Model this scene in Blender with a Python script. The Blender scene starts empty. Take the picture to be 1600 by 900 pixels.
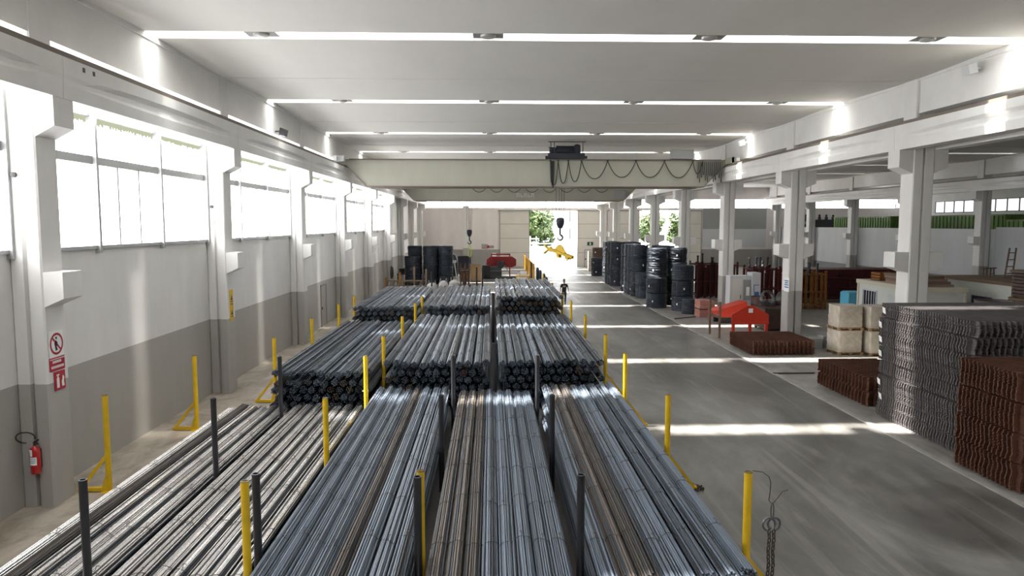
import bpy, math, random
from mathutils import Vector, Matrix, Quaternion
PI = math.pi
R = random.Random(7)
scene = bpy.context.scene
COL = scene.collection

# ------------------------------------------------------------------ camera
F_PX, VPX, VPY, CAM_H = 1130.0, 767.0, 350.0, 6.0
pitch = math.atan((450 - VPY) / F_PX)
yaw = math.atan((800 - VPX) * math.cos(pitch) / F_PX)
fw = Vector((math.sin(yaw) * math.cos(pitch), math.cos(yaw) * math.cos(pitch), -math.sin(pitch)))
rt = Vector((math.cos(yaw), -math.sin(yaw), 0))
up = rt.cross(fw)
cam = bpy.data.cameras.new('camera')
cam.sensor_width = 36.0
cam.lens = F_PX / 1600 * 36.0
cam.clip_end = 600
cam_o = bpy.data.objects.new('camera', cam)
COL.objects.link(cam_o)
mw = Matrix((rt, up, -fw)).transposed().to_4x4()
mw.translation = (0, 0, CAM_H)
cam_o.matrix_world = mw
scene.camera = cam_o

# ------------------------------------------------------------------ light and exposure
scene.view_settings.view_transform = 'Standard'
scene.view_settings.look = 'None'
scene.view_settings.gamma = 1.0
scene.view_settings.use_curve_mapping = False
scene.view_settings.exposure = -0.38
WINDOW_E, STRIP_E, SKY_E = 12.0, 8.0, 10.0
SUN_E, SCATTER_E = 75.0, 4.0

world = bpy.data.worlds.new('sky')
scene.world = world
world.use_nodes = True
wn = world.node_tree.nodes
wl = world.node_tree.links
bg = wn['Background']
bg.inputs['Color'].default_value = (0.86, 0.93, 1.0, 1)
bg.inputs['Strength'].default_value = SKY_E


def sun(name, d, e, ang):
    l = bpy.data.lights.new(name, 'SUN')
    l.energy = e
    l.angle = math.radians(ang)
    l.color = (1.0, 0.95, 0.86)
    o = bpy.data.objects.new(name, l)
    COL.objects.link(o)
    o.rotation_euler = Vector(d).normalized().to_track_quat('-Z', 'Y').to_euler()
    o.location = (0, 40, 60)


sun('sun', (0.42, 0.0, -1.0), SUN_E, 2.8)
sun('roof_panel_scatter', (-0.62, 0.0, -1.0), SCATTER_E, 3.0)

# ------------------------------------------------------------------ materials


def mat(name, color=(.5, .5, .5), rough=.6, metal=0.0, noise=0.0, nscale=3.0, bump=0.0, bscale=30.0,
        color2=None, objrand=0.0, spec=0.5, stretch=(1, 1, 1), coat=0.0):
    m = bpy.data.materials.new(name)
    m.use_nodes = True
    nt = m.node_tree
    n, l = nt.nodes, nt.links
    b = n['Principled BSDF']
    b.inputs['Base Color'].default_value = (*color, 1)
    b.inputs['Roughness'].default_value = rough
    b.inputs['Metallic'].default_value = metal
    b.inputs['Specular IOR Level'].default_value = spec
    if coat:
        b.inputs['Coat Weight'].default_value = coat
    geo = n.new('ShaderNodeTexCoord')
    mp = n.new('ShaderNodeMapping')
    mp.inputs['Scale'].default_value = stretch
    l.new(geo.outputs['Object'], mp.inputs['Vector'])
    last = None
    if noise or color2:
        t = n.new('ShaderNodeTexNoise')
        t.inputs['Scale'].default_value = nscale
        t.inputs['Detail'].default_value = 6
        t.inputs['Roughness'].default_value = .6
        l.new(mp.outputs[0], t.inputs['Vector'])
        r = n.new('ShaderNodeValToRGB')
        c2 = color2 or tuple(c * (1 - noise) for c in color)
        r.color_ramp.elements[0].color = (*c2, 1)
        r.color_ramp.elements[1].color = (*color, 1)
        r.color_ramp.elements[0].position = .33
        r.color_ramp.elements[1].position = .67
        l.new(t.outputs['Fac'], r.inputs['Fac'])
        l.new(r.outputs[0], b.inputs['Base Color'])
        last = r.outputs[0]
    if objrand:
        oi = n.new('ShaderNodeObjectInfo')
        mr = n.new('ShaderNodeMapRange')
        mr.inputs['To Min'].default_value = 1 - objrand
        mr.inputs['To Max'].default_value = 1 + objrand
        l.new(oi.outputs['Random'], mr.inputs['Value'])
        mx = n.new('ShaderNodeMixRGB')
        mx.blend_type = 'MULTIPLY'
        mx.inputs['Fac'].default_value = 1
        if last:
            l.new(last, mx.inputs['Color1'])
        else:
            mx.inputs['Color1'].default_value = (*color, 1)
        l.new(mr.outputs[0], mx.inputs['Color2'])
        l.new(mx.outputs[0], b.inputs['Base Color'])
    if bump:
        t2 = n.new('ShaderNodeTexNoise')
        t2.inputs['Scale'].default_value = bscale
        t2.inputs['Detail'].default_value = 4
        l.new(mp.outputs[0], t2.inputs['Vector'])
        bp = n.new('ShaderNodeBump')
        bp.inputs['Strength'].default_value = bump
        bp.inputs['Distance'].default_value = .02
        l.new(t2.outputs['Fac'], bp.inputs['Height'])
        l.new(bp.outputs[0], b.inputs['Normal'])
    return m


def two_tone(name, hi, lo, z, rough=.55, dirt=.12):
    """painted wall: upper colour, lower colour below the painted line at height z (world)"""
    m = bpy.data.materials.new(name)
    m.use_nodes = True
    n, l = m.node_tree.nodes, m.node_tree.links
    b = n['Principled BSDF']
    b.inputs['Roughness'].default_value = rough
    g = n.new('ShaderNodeNewGeometry')
    s = n.new('ShaderNodeSeparateXYZ')
    l.new(g.outputs['Position'], s.inputs[0])
    gt = n.new('ShaderNodeMath')
    gt.operation = 'GREATER_THAN'
    gt.inputs[1].default_value = z
    l.new(s.outputs['Z'], gt.inputs[0])
    mx = n.new('ShaderNodeMixRGB')
    mx.inputs['Color1'].default_value = (*lo, 1)
    mx.inputs['Color2'].default_value = (*hi, 1)
    l.new(gt.outputs[0], mx.inputs['Fac'])
    t = n.new('ShaderNodeTexNoise')
    t.inputs['Scale'].default_value = .5
    t.inputs['Detail'].default_value = 8
    t.inputs['Roughness'].default_value = .65
    mp = n.new('ShaderNodeMapping')
    mp.inputs['Scale'].default_value = (1, 1, .35)
    l.new(g.outputs['Position'], mp.inputs['Vector'])
    l.new(mp.outputs[0], t.inputs['Vector'])
    r = n.new('ShaderNodeMapRange')
    r.inputs['From Min'].default_value = .35
    r.inputs['From Max'].default_value = .65
    r.inputs['To Min'].default_value = 1 - dirt
    r.inputs['To Max'].default_value = 1.0
    l.new(t.outputs['Fac'], r.inputs['Value'])
    m2 = n.new('ShaderNodeMixRGB')
    m2.blend_type = 'MULTIPLY'
    m2.inputs['Fac'].default_value = 1
    l.new(mx.outputs[0], m2.inputs['Color1'])
    l.new(r.outputs[0], m2.inputs['Color2'])
    l.new(m2.outputs[0], b.inputs['Base Color'])
    return m


def emit(name, color, e, transp=0.0):
    m = bpy.data.materials.new(name)
    m.use_nodes = True
    n, l = m.node_tree.nodes, m.node_tree.links
    n.remove(n['Principled BSDF'])
    em = n.new('ShaderNodeEmission')
    em.inputs['Color'].default_value = (*color, 1)
    em.inputs['Strength'].default_value = e
    out = n['Material Output']
    if transp:
        tr = n.new('ShaderNodeBsdfTransparent')
        mx = n.new('ShaderNodeMixShader')
        mx.inputs[0].default_value = transp
        l.new(em.outputs[0], mx.inputs[1])
        l.new(tr.outputs[0], mx.inputs[2])
        l.new(mx.outputs[0], out.inputs[0])
    else:
        l.new(em.outputs[0], out.inputs[0])
    return m


def floor_mat():
    m = bpy.data.materials.new('concrete_floor')
    m.use_nodes = True
    n, l = m.node_tree.nodes, m.node_tree.links
    b = n['Principled BSDF']
    g = n.new('ShaderNodeNewGeometry')
    s = n.new('ShaderNodeSeparateXYZ')
    l.new(g.outputs['Position'], s.inputs[0])

    def noise(scale, det, st=(1, 1, 1), dist=0.0):
        mp = n.new('ShaderNodeMapping')
        mp.inputs['Scale'].default_value = st
        l.new(g.outputs['Position'], mp.inputs['Vector'])
        t = n.new('ShaderNodeTexNoise')
        t.inputs['Scale'].default_value = scale
        t.inputs['Detail'].default_value = det
        t.inputs['Roughness'].default_value = .62
        t.inputs['Distortion'].default_value = dist
        l.new(mp.outputs[0], t.inputs['Vector'])
        return t
    big = noise(.26, 10, (1, .5, 1), .9)
    fine = noise(1.6, 9, (1, .3, 1), .3)
    ramp = n.new('ShaderNodeValToRGB')
    e = ramp.color_ramp.elements
    e[0].position, e[0].color = .36, (.082, .077, .072, 1)
    e[1].position, e[1].color = .66, (.225, .218, .21, 1)
    mid = e.new(.5)
    mid.color = (.135, .129, .122, 1)
    l.new(big.outputs['Fac'], ramp.inputs['Fac'])
    r2 = n.new('ShaderNodeMapRange')
    r2.inputs['From Min'].default_value = .3
    r2.inputs['From Max'].default_value = .7
    r2.inputs['To Min'].default_value = .62
    r2.inputs['To Max'].default_value = 1.32
    l.new(fine.outputs['Fac'], r2.inputs['Value'])
    mul = n.new('ShaderNodeMixRGB')
    mul.blend_type = 'MULTIPLY'
    mul.inputs['Fac'].default_value = 1
    l.new(ramp.outputs[0], mul.inputs['Color1'])
    l.new(r2.outputs[0], mul.inputs['Color2'])
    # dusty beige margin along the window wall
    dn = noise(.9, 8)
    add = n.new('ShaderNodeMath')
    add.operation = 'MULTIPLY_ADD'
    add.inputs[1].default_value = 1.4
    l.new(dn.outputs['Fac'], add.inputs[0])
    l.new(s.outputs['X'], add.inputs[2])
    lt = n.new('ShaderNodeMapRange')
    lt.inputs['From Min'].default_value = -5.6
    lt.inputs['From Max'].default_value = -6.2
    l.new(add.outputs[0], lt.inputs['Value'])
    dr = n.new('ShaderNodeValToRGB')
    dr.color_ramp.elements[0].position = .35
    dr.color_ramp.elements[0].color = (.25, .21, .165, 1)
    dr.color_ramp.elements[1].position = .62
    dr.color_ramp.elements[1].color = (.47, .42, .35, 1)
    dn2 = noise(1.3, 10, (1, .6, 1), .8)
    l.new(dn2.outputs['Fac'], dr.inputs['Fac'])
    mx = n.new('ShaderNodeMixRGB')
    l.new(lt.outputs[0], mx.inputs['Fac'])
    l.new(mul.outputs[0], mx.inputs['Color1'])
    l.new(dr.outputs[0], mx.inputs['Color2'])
    side = n.new('ShaderNodeMapRange')
    side.inputs['From Min'].default_value = 11.38
    side.inputs['From Max'].default_value = 11.44
    l.new(s.outputs['X'], side.inputs['Value'])
    sr = n.new('ShaderNodeValToRGB')
    sr.color_ramp.elements[0].position = .3
    sr.color_ramp.elements[0].color = (.17, .16, .148, 1)
    sr.color_ramp.elements[1].position = .7
    sr.color_ramp.elements[1].color = (.33, .315, .295, 1)
    l.new(dn2.outputs['Fac'], sr.inputs['Fac'])
    ms = n.new('ShaderNodeMixRGB')
    l.new(side.outputs[0], ms.inputs['Fac'])
    l.new(mx.outputs[0], ms.inputs['Color1'])
    l.new(sr.outputs[0], ms.inputs['Color2'])
    # long scuff marks left by wheels
    sc = noise(1.1, 10, (1.6, .10, 1), .9)
    sm = n.new('ShaderNodeMapRange')
    sm.inputs['From Min'].default_value = .56
    sm.inputs['From Max'].default_value = .68
    sm.inputs['To Max'].default_value = .55
    l.new(sc.outputs['Fac'], sm.inputs['Value'])
    sx = n.new('ShaderNodeMixRGB')
    sx.inputs['Color2'].default_value = (.25, .24, .23, 1)
    l.new(sm.outputs[0], sx.inputs['Fac'])
    l.new(ms.outputs[0], sx.inputs['Color1'])
    l.new(sx.outputs[0], b.inputs['Base Color'])
    rr = n.new('ShaderNodeMapRange')
    rr.inputs['From Min'].default_value = .3
    rr.inputs['From Max'].default_value = .7
    rr.inputs['To Min'].default_value = .34
    rr.inputs['To Max'].default_value = .52
    l.new(fine.outputs['Fac'], rr.inputs['Value'])
    l.new(rr.outputs[0], b.inputs['Roughness'])
    b.inputs['Specular IOR Level'].default_value = .45
    bp = n.new('ShaderNodeBump')
    bp.inputs['Strength'].default_value = .12
    bp.inputs['Distance'].default_value = .02
    l.new(fine.outputs['Fac'], bp.inputs['Height'])
    l.new(bp.outputs[0], b.inputs['Normal'])
    return m


M = {}
M['floor'] = floor_mat()
M['wall'] = two_tone('painted_wall', (.76, .75, .735), (.40, .385, .36), 2.65)
M['pillar'] = two_tone('painted_pillar', (.78, .775, .76), (.42, .41, .39), 2.65, dirt=.1)
M['partition'] = two_tone('partition_paint', (.50, .52, .54), (.17, .17, .18), 1.55)
M['beam'] = mat('beam_concrete', (.80, .795, .775), .6, noise=.10, nscale=.7, bump=.05, bscale=6)
M['ceiling'] = mat('ceiling_concrete', (.70, .685, .645), .7, noise=.07, nscale=.5, stretch=(1, .4, 1))
M['kerb'] = mat('kerb_concrete', (.36, .35, .33), .7, noise=.25, nscale=2.0)
M['ground'] = mat('yard_concrete', (.62, .60, .57), .8, noise=.15, nscale=.3)
M['pane'] = emit('frosted_pane', (1.0, .985, .985), WINDOW_E)
M['pane_top_glow'] = emit('painted_pane_top_glow', (.80, .82, .58), .9)  # dim greenish glow painted in for the shaded window tops
M['far_pane'] = emit('far_frosted_pane', (.95, .98, 1.0), 2.0)
M['strip'] = emit('skylight_panel', (1.0, .98, .93), STRIP_E * 4, .85)
M['dim_strip'] = emit('dim_skylight_panel', (.95, .97, 1.0), 2.2)  # weaker glow than the main hall strips, lets no sun through
M['frame'] = mat('window_frame_aluminium', (.40, .41, .41), .45, .3)
M['dark_frame'] = mat('dark_window_frame', (.06, .065, .07), .5)
M['door_panel'] = mat('sliding_door_panel', (.66, .635, .58), .55, noise=.06, nscale=.6)
M['door_grey'] = mat('grey_door', (.33, .325, .31), .5)
def steel(name, c, rough, metal, rnd=.25):
    return mat(name, c, rough, metal, objrand=rnd, bump=.05, bscale=60)


M['steel'] = steel('rebar_steel', (.165, .205, .265), .36, .42)
M['steel_mid'] = steel('rebar_steel_mid', (.095, .12, .16), .40, .42)
M['steel_dark'] = steel('rebar_steel_dark', (.035, .041, .052), .45, .4)
M['glare_steel'] = steel('rebar_steel_painted_glare', (.92, .91, .91), .15, .9, .1)  # lighter, shinier steel paints the window glare on the left blocks
M['glare_mid'] = steel('rebar_steel_painted_glare_mid', (.62, .605, .60), .24, .85, .1)
M['brown_steel'] = steel('browned_rebar_steel', (.155, .13, .115), .48, .4)
M['brown_mid'] = steel('browned_rebar_steel_mid', (.085, .07, .062), .5, .4)
M['wire'] = mat('tie_wire', (.09, .075, .065), .5, .6)
M['mesh_dark'] = mat('dark_mesh_wire', (.215, .20, .205), .5, .35, objrand=.12, noise=.25, nscale=2)
M['mesh_rust'] = mat('rusty_mesh_wire', (.145, .06, .034), .75, .15, color2=(.075, .033, .022), nscale=2.5, objrand=.12)
M['tag'] = mat('white_paper_tag', (.86, .87, .86), .6)
M['coil'] = mat('coil_wire', (.055, .068, .092), .55, .3, color2=(.03, .036, .048), nscale=2.5, stretch=(6, 6, .6), objrand=.2)
M['coil_rust'] = mat('brown_coil_wire', (.13, .085, .07), .5, .5, color2=(.075, .05, .045), nscale=1.5, stretch=(1, 1, 6))
M['strap'] = mat('steel_strap', (.16, .17, .19), .35, .8)
M['yellow'] = mat('yellow_paint', (.80, .52, .015), .42, noise=.18, nscale=4, spec=.5)
M['orange_yellow'] = mat('fence_yellow_paint', (.82, .44, .02), .45, noise=.12, nscale=3)
M['black'] = mat('black_painted_steel', (.022, .022, .026), .4)
M['tube_dark'] = mat('dark_grey_steel_tube', (.045, .046, .052), .35, .4)
M['red'] = mat('red_paint', (.62, .045, .02), .45, noise=.15, nscale=3)
M['machine_red'] = mat('machine_red', (.30, .02, .022), .5, noise=.2, nscale=3)
M['ext_red'] = mat('extinguisher_red', (.48, .012, .014), .28, coat=.4)
M['crane'] = mat('crane_paint', (.36, .36, .30), .5, noise=.08, nscale=.8, stretch=(1, 1, .3))
M['crane_dark'] = mat('crane_brown_flange', (.17, .14, .115), .55)
M['navy'] = mat('dark_navy_paint', (.02, .024, .04), .45)
M['cable'] = mat('black_rubber_cable', (.025, .025, .025), .6)
M['grey_box'] = mat('grey_enclosure', (.30, .31, .31), .5)
M['wood'] = mat('pallet_wood', (.42, .27, .13), .75, noise=.3, nscale=6, stretch=(1, 6, 6))
M['wood_dark'] = mat('weathered_wood', (.19, .13, .085), .8, noise=.3, nscale=5, stretch=(1, 6, 6))
M['wrap'] = mat('wrapped_bags', (.60, .55, .47), .42, noise=.18, nscale=3.5, bump=.9, bscale=7, color2=(.42, .37, .31))
M['white_paint'] = mat('white_enamel', (.58, .60, .62), .45)
M['cabin'] = mat('cabin_panel', (.66, .68, .64), .5, noise=.06, nscale=1)
M['cabin_trim'] = mat('cabin_cream_trim', (.62, .58, .47), .55)
M['glass_dark'] = mat('dark_window_glass', (.02, .022, .03), .12)
M['blue'] = mat('blue_print', (.05, .16, .36), .5)
M['cyan'] = mat('light_blue_plastic', (.10, .42, .62), .45)
M['green'] = mat('green_painted_container', (.11, .22, .03), .5, noise=.1, nscale=2)
M['exit_green'] = mat('exit_sign_green', (.012, .085, .045), .5)
M['darkred'] = mat('dark_red_paint', (.10, .012, .014), .5, noise=.3, nscale=2)
M['darkbrown'] = mat('dark_brown_steel', (.085, .05, .04), .6, .2, noise=.3, nscale=3)
M['orange'] = mat('orange_brown_steel', (.30, .12, .02), .55, noise=.3, nscale=3)
M['greywire'] = mat('galvanised_wire', (.17, .175, .18), .35, .8)
M['bag'] = mat('white_bag_fabric', (.40, .385, .37), .8, noise=.2, nscale=5, bump=.5, bscale=9)
M['skin'] = mat('skin', (.40, .23, .16), .55)
M['shirt'] = mat('black_cotton', (.013, .013, .016), .85)
M['trousers'] = mat('dark_grey_trousers', (.03, .03, .036), .85)
M['shoe'] = mat('black_shoe_leather', (.012, .012, .012), .5)
M['hair'] = mat('dark_brown_hair', (.03, .02, .014), .7)
M['print'] = mat('light_grey_print', (.42, .42, .44), .7)
M['leaf'] = mat('tree_leaf', (.055, .085, .014), .55, color2=(.02, .042, .008), nscale=.6)
M['bark'] = mat('tree_bark', (.10, .075, .05), .9)
M['house'] = mat('pale_render', (.78, .77, .75), .8)
M['lime'] = mat('lime_webbing', (.45, .62, .03), .6)
M['lampgrey'] = mat('grey_lamp_housing', (.23, .225, .21), .5)
M['lens'] = mat('lamp_lens', (.42, .42, .40), .2)
M['signred'] = mat('sign_red', (.42, .015, .035), .5)

# ------------------------------------------------------------------ mesh builder


class MB:
    def __init__(s):
        s.v, s.f, s.m = [], [], []

    def add(s, vs, fs, mi=0):
        o = len(s.v)
        s.v += [tuple(p) for p in vs]
        for f in fs:
            s.f.append(tuple(i + o for i in f))
            s.m.append(mi)
        return s

    def box(s, x0, x1, y0, y1, z0, z1, mi=0):
        return s.add([(x0, y0, z0), (x1, y0, z0), (x1, y1, z0), (x0, y1, z0), (x0, y0, z1), (x1, y0, z1), (x1, y1, z1), (x0, y1, z1)],
                     [(0, 3, 2, 1), (4, 5, 6, 7), (0, 1, 5, 4), (1, 2, 6, 5), (2, 3, 7, 6), (3, 0, 4, 7)], mi)

    def bevbox(s, x0, x1, y0, y1, z0, z1, b=.02, mi=0):
        """box with chamfered vertical and top edges"""
        poly = [(x0 + b, y0), (x1 - b, y0), (x1, y0 + b), (x1, y1 - b), (x1 - b, y1), (x0 + b, y1), (x0, y1 - b), (x0, y0 + b)]
        cx, cy = (x0 + x1) / 2, (y0 + y1) / 2
        top = [(x - math.copysign(min(b, abs(x - cx)), x - cx), y - math.copysign(min(b, abs(y - cy)), y - cy), z1) for x, y in poly]
        vs = [(x, y, z0) for x, y in poly] + [(x, y, z1 - b) for x, y in poly] + top
        fs = [tuple(range(7, -1, -1)), tuple(range(16, 24))]
        for k in (0, 8):
            fs += [(k + i, k + (i + 1) % 8, k + 8 + (i + 1) % 8, k + 8 + i) for i in range(8)]
        return s.add(vs, fs, mi)

    def prism(s, poly, axis, a, b, mi=0):
        n = len(poly)

        def P(p, t):
            return {'x': (t, p[0], p[1]), 'y': (p[0], t, p[1]), 'z': (p[0], p[1], t)}[axis]
        vs = [P(p, a) for p in poly] + [P(p, b) for p in poly]
        fs = [tuple(range(n - 1, -1, -1)), tuple(range(n, 2 * n))] + [(i, (i + 1) % n, n + (i + 1) % n, n + i) for i in range(n)]
        return s.add(vs, fs, mi)

    def tube(s, pts, r, n=8, mi=0, caps=True, closed=False):
        pts = [Vector(p) for p in pts]
        k = len(pts)
        rs = r if isinstance(r, (list, tuple)) else [r] * k
        vs = []
        ref = None
        for i, p in enumerate(pts):
            if closed:
                d = pts[(i + 1) % k] - pts[i - 1]
            else:
                d = pts[min(i + 1, k - 1)] - pts[max(i - 1, 0)]
            d = d.normalized() if d.length > 1e-9 else Vector((0, 0, 1))
            if ref is None:
                ref = Vector((0, 0, 1)) if abs(d.z) < .9 else Vector((1, 0, 0))
            a = (ref - d * ref.dot(d))
            a = a.normalized() if a.length > 1e-6 else d.orthogonal().normalized()
            ref = a
            bb = d.cross(a)
            for j in range(n):
                t = 2 * PI * j / n
                vs.append(p + (a * math.cos(t) + bb * math.sin(t)) * rs[i])
        fs = []
        for i in range(k if closed else k - 1):
            q = (i + 1) % k
            for j in range(n):
                j2 = (j + 1) % n
                fs.append((i * n + j, i * n + j2, q * n + j2, q * n + j))
        if caps and not closed:
            fs.append(tuple(range(n - 1, -1, -1)))
            fs.append(tuple((k - 1) * n + j for j in range(n)))
        return s.add(vs, fs, mi)

    def bar(s, p, q, w, h=None, mi=0):
        """rectangular bar from p to q"""
        h = h or w
        p, q = Vector(p), Vector(q)
        d = (q - p).normalized()
        a = Vector((0, 0, 1)) if abs(d.z) < .95 else Vector((0, 1, 0))
        x = d.cross(a).normalized() * (w / 2)
        y = x.cross(d).normalized() * (h / 2)
        vs = [p - x - y, p + x - y, p + x + y, p - x + y, q - x - y, q + x - y, q + x + y, q - x + y]
        return s.add(vs, [(0, 3, 2, 1), (4, 5, 6, 7), (0, 1, 5, 4), (1, 2, 6, 5), (2, 3, 7, 6), (3, 0, 4, 7)], mi)

    def lathe(s, prof, cx=0, cy=0, z=0, n=16, mi=0, closed=False, caps=True):
        k = len(prof)
        vs = [(cx + r * math.cos(2 * PI * j / n), cy + r * math.sin(2 * PI * j / n), z + h) for r, h in prof for j in range(n)]
        fs = []
        for i in range(k if closed else k - 1):
            q = (i + 1) % k
            for j in range(n):
                j2 = (j + 1) % n
                fs.append((i * n + j, i * n + j2, q * n + j2, q * n + j))
        if caps and not closed:
            fs.append(tuple(range(n - 1, -1, -1)))
            fs.append(tuple((k - 1) * n + j for j in range(n)))
        return s.add(vs, fs, mi)

    def mesh(s, name, mats, smooth=False):
        me = bpy.data.meshes.new(name)
        me.from_pydata(s.v, [], s.f)
        if not isinstance(mats, (list, tuple)):
            mats = [mats]
        for m in mats:
            me.materials.append(m)
        if len(mats) > 1:
            me.polygons.foreach_set('material_index', s.m)
        if smooth:
            me.polygons.foreach_set('use_smooth', [True] * len(me.polygons))
            try:
                me.set_sharp_from_angle(angle=math.radians(40))
            except Exception:
                pass
        me.update()
        return me

    def build(s, name, mats, parent=None, smooth=False, loc=None):
        o = bpy.data.objects.new(name, s.mesh(name, mats, smooth))
        COL.objects.link(o)
        if parent is not None:
            o.parent = parent
        if loc is not None:
            o.location = loc
        return o


def tag(o, label, cat, group=None):
    o['label'] = label
    o['category'] = cat
    if group:
        o['group'] = group
    return o


def thing(name, label, cat, loc=(0, 0, 0), rz=0.0, group=None):
    o = bpy.data.objects.new(name, None)
    o.empty_display_size = .2
    COL.objects.link(o)
    o.location = loc
    o.rotation_euler = (0, 0, rz)
    return tag(o, label, cat, group)


def struct(o):
    o['kind'] = 'structure'
    return o


def dup(root, loc=None, rz=None, label=None, group=None):
    r = root.copy()
    COL.objects.link(r)
    if loc is not None:
        r.location = loc
    if rz is not None:
        r.rotation_euler = (0, 0, rz)
    if label:
        r['label'] = label
    if group:
        r['group'] = group
    for ch in list(root.children):
        c = ch.copy()
        COL.objects.link(c)
        c.parent = r
        for g in ch.children:
            d = g.copy()
            COL.objects.link(d)
            d.parent = c
    return r


def place(o, parent, loc=(0, 0, 0), rot=(0, 0, 0)):
    """a linked copy of a part"""
    c = o.copy()
    COL.objects.link(c)
    c.parent = parent
    c.location = loc
    c.rotation_euler = rot
    return c


def part_from(me, name, parent, loc=(0, 0, 0), rot=(0, 0, 0)):
    o = bpy.data.objects.new(name, me)
    COL.objects.link(o)
    o.parent = parent
    o.location = loc
    o.rotation_euler = rot
    return o


ORD = ['first', 'second', 'third', 'fourth', 'fifth', 'sixth', 'seventh', 'eighth', 'ninth', 'tenth', 'eleventh', 'twelfth', 'thirteenth', 'fourteenth']


def from_left(i):
    return 'leftmost' if i == 0 else ORD[i] + ' from the left'


# ================================================================== THE SHELL
BAY = 10.4
COLY = [15.2 + BAY * k for k in range(-3, 9)]          # near faces of the pillars
CEIL = 11.15
YB = 101.3
YF = -17.0
STRIPY = [20.55 + 10.7 * k for k in range(-3, 8)]
STRIPY[2] = 9.1
SLOT = .38

fl = MB()
fl.box(-10.3, 60, YF, YB + .3, -.3, 0)
struct(fl.build('floor', M['floor']))
kb = MB()
kb.box(11.30, 11.48, YF + 1, YB - 12, 0, .025)
struct(kb.build('trim_kerb', M['kerb']))
gd = MB()
gd.box(-60, 90, YB + .31, 230, -.3, -.02)
struct(gd.build('ground', M['ground']))

# roof: slabs between the skylight slots
rb = MB()
ys = [YF] + [y for s in STRIPY for y in (s - SLOT, s + SLOT)] + [YB + .3]
for a, b in zip(ys[0::2], ys[1::2]):
    if b - a < .2:
        continue
    n = 10
    prof = []
    for i in range(n + 1):
        t = i / n
        prof.append((a + (b - a) * t, CEIL - .10 * (1 - math.cos(2 * PI * t)) / 2))
    prof = prof + [(b, CEIL + .75), (a, CEIL + .75)]
    rb.prism(prof, 'x', -10.6, 60)
for s_ in STRIPY:
    rb.box(38.6, 60, s_ - SLOT - .01, s_ + SLOT + .01, CEIL + .02, CEIL + .4)
struct(rb.build('ceiling', M['ceiling'], smooth=False))
# fine joints between roof units
jn = MB()
for s in STRIPY:
    for k in (5.35,):
        y = s + k
        t = (k - SLOT) / (10.7 - 2 * SLOT)
        z = CEIL - .10 * (1 - math.cos(2 * PI * t)) / 2
        jn.box(-9.3, 39, y - .012, y + .012, z - .012, z + .03)
struct(jn.build('trim_ceiling_joints', M['ceiling']))
for i, s in enumerate(STRIPY):
    sp = MB()
    sp.box(-10.4, 15.9, s - SLOT, s + SLOT, CEIL + .32, CEIL + .345)
    o = struct(sp.build('skylight', M['strip']))
    sp = MB()
    sp.box(16.5, 38.5, s - SLOT, s + SLOT, CEIL + .32, CEIL + .345)
    struct(sp.build('skylight', M['dim_strip']))
    rib = MB()
    x = -9.2
    while x < 15.5:
        rib.box(x - .02, x + .02, s - SLOT, s + SLOT, CEIL + .238, CEIL + .32)
        x += 2.0
    rib.build('glazing_bar', M['frame'], o)
# lamp units set in the slots
lamp = thing('ceiling_lamp', '', 'lamp')
h = MB()
h.box(-.42, .42, -SLOT + .01, SLOT - .16, .02, .2)
h.build('housing', M['lampgrey'], lamp)
h = MB()
h.lathe([(.22, 0), (.20, -.05), (.09, -.08)], cy=-.075, z=.02, n=20)
h.build('lens', M['lens'], lamp, smooth=True)
first = True
for si, s in enumerate([y for y in STRIPY if 15 < y < 60]):
    for k, x in enumerate((-6.25, -.06, 6.08, 12.26)):
        lab = f"grey lamp unit set in the {['nearest', 'second nearest', 'third nearest', 'fourth nearest'][si]} skylight strip, {from_left(k)}"
        if first:
            lamp.location = (x, s, CEIL)
            tag(lamp, lab, 'lamp', 'lamp units in the skylight strips')
            first = False
        else:
            dup(lamp, (x, s, CEIL), label=lab, group='lamp units in the skylight strips')

# left wall --------------------------------------------------------
PW = .75
wl_ = MB()
wl_.box(-10.35, -9.93, YF, YB, 0, 5.42)
wl_.box(-10.35, -9.93, YF, YB, 10.3, CEIL)
wl_.box(-10.35, -9.93, 67.9, YB, 5.42, 10.3)
wl_.box(-10.35, -9.93, YF, 4.8, 5.42, 10.3)
for y in COLY:
    wl_.box(-10.35, -9.93, y, y + PW, 5.42, 10.3)
struct(wl_.build('wall_left', M['wall']))
wf = MB()
wf.box(-10.35, 60, YF - .3, YF, 0, CEIL)
struct(wf.build('wall_front', M['wall']))


def corbels(mb, xin, y0, y1, sgn, out=.42):
    for zt, zb, zi in ((8.6, 7.78, 8.0), (5.0, 4.27, 4.45)):
        xo = xin + sgn * out
        mb.prism([(xin, zb), (xo, zi), (xo, zt), (xin, zt)], 'y', y0, y1)


def pillar_poly(x0, x1, y0, y1, g=.05, d=.10, c=.035):
    xm = (x0 + x1) / 2
    return [(x0 + c, y0), (xm - g, y0), (xm - g * .6, y0 + d), (xm + g * .6, y0 + d), (xm + g, y0), (x1 - c, y0), (x1, y0 + c), (x1, y1 - c), (x1 - c, y1),
            (xm + g, y1), (xm + g * .6, y1 - d), (xm - g * .6, y1 - d), (xm - g, y1), (x0 + c, y1), (x0, y1 - c), (x0, y0 + c)]


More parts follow.
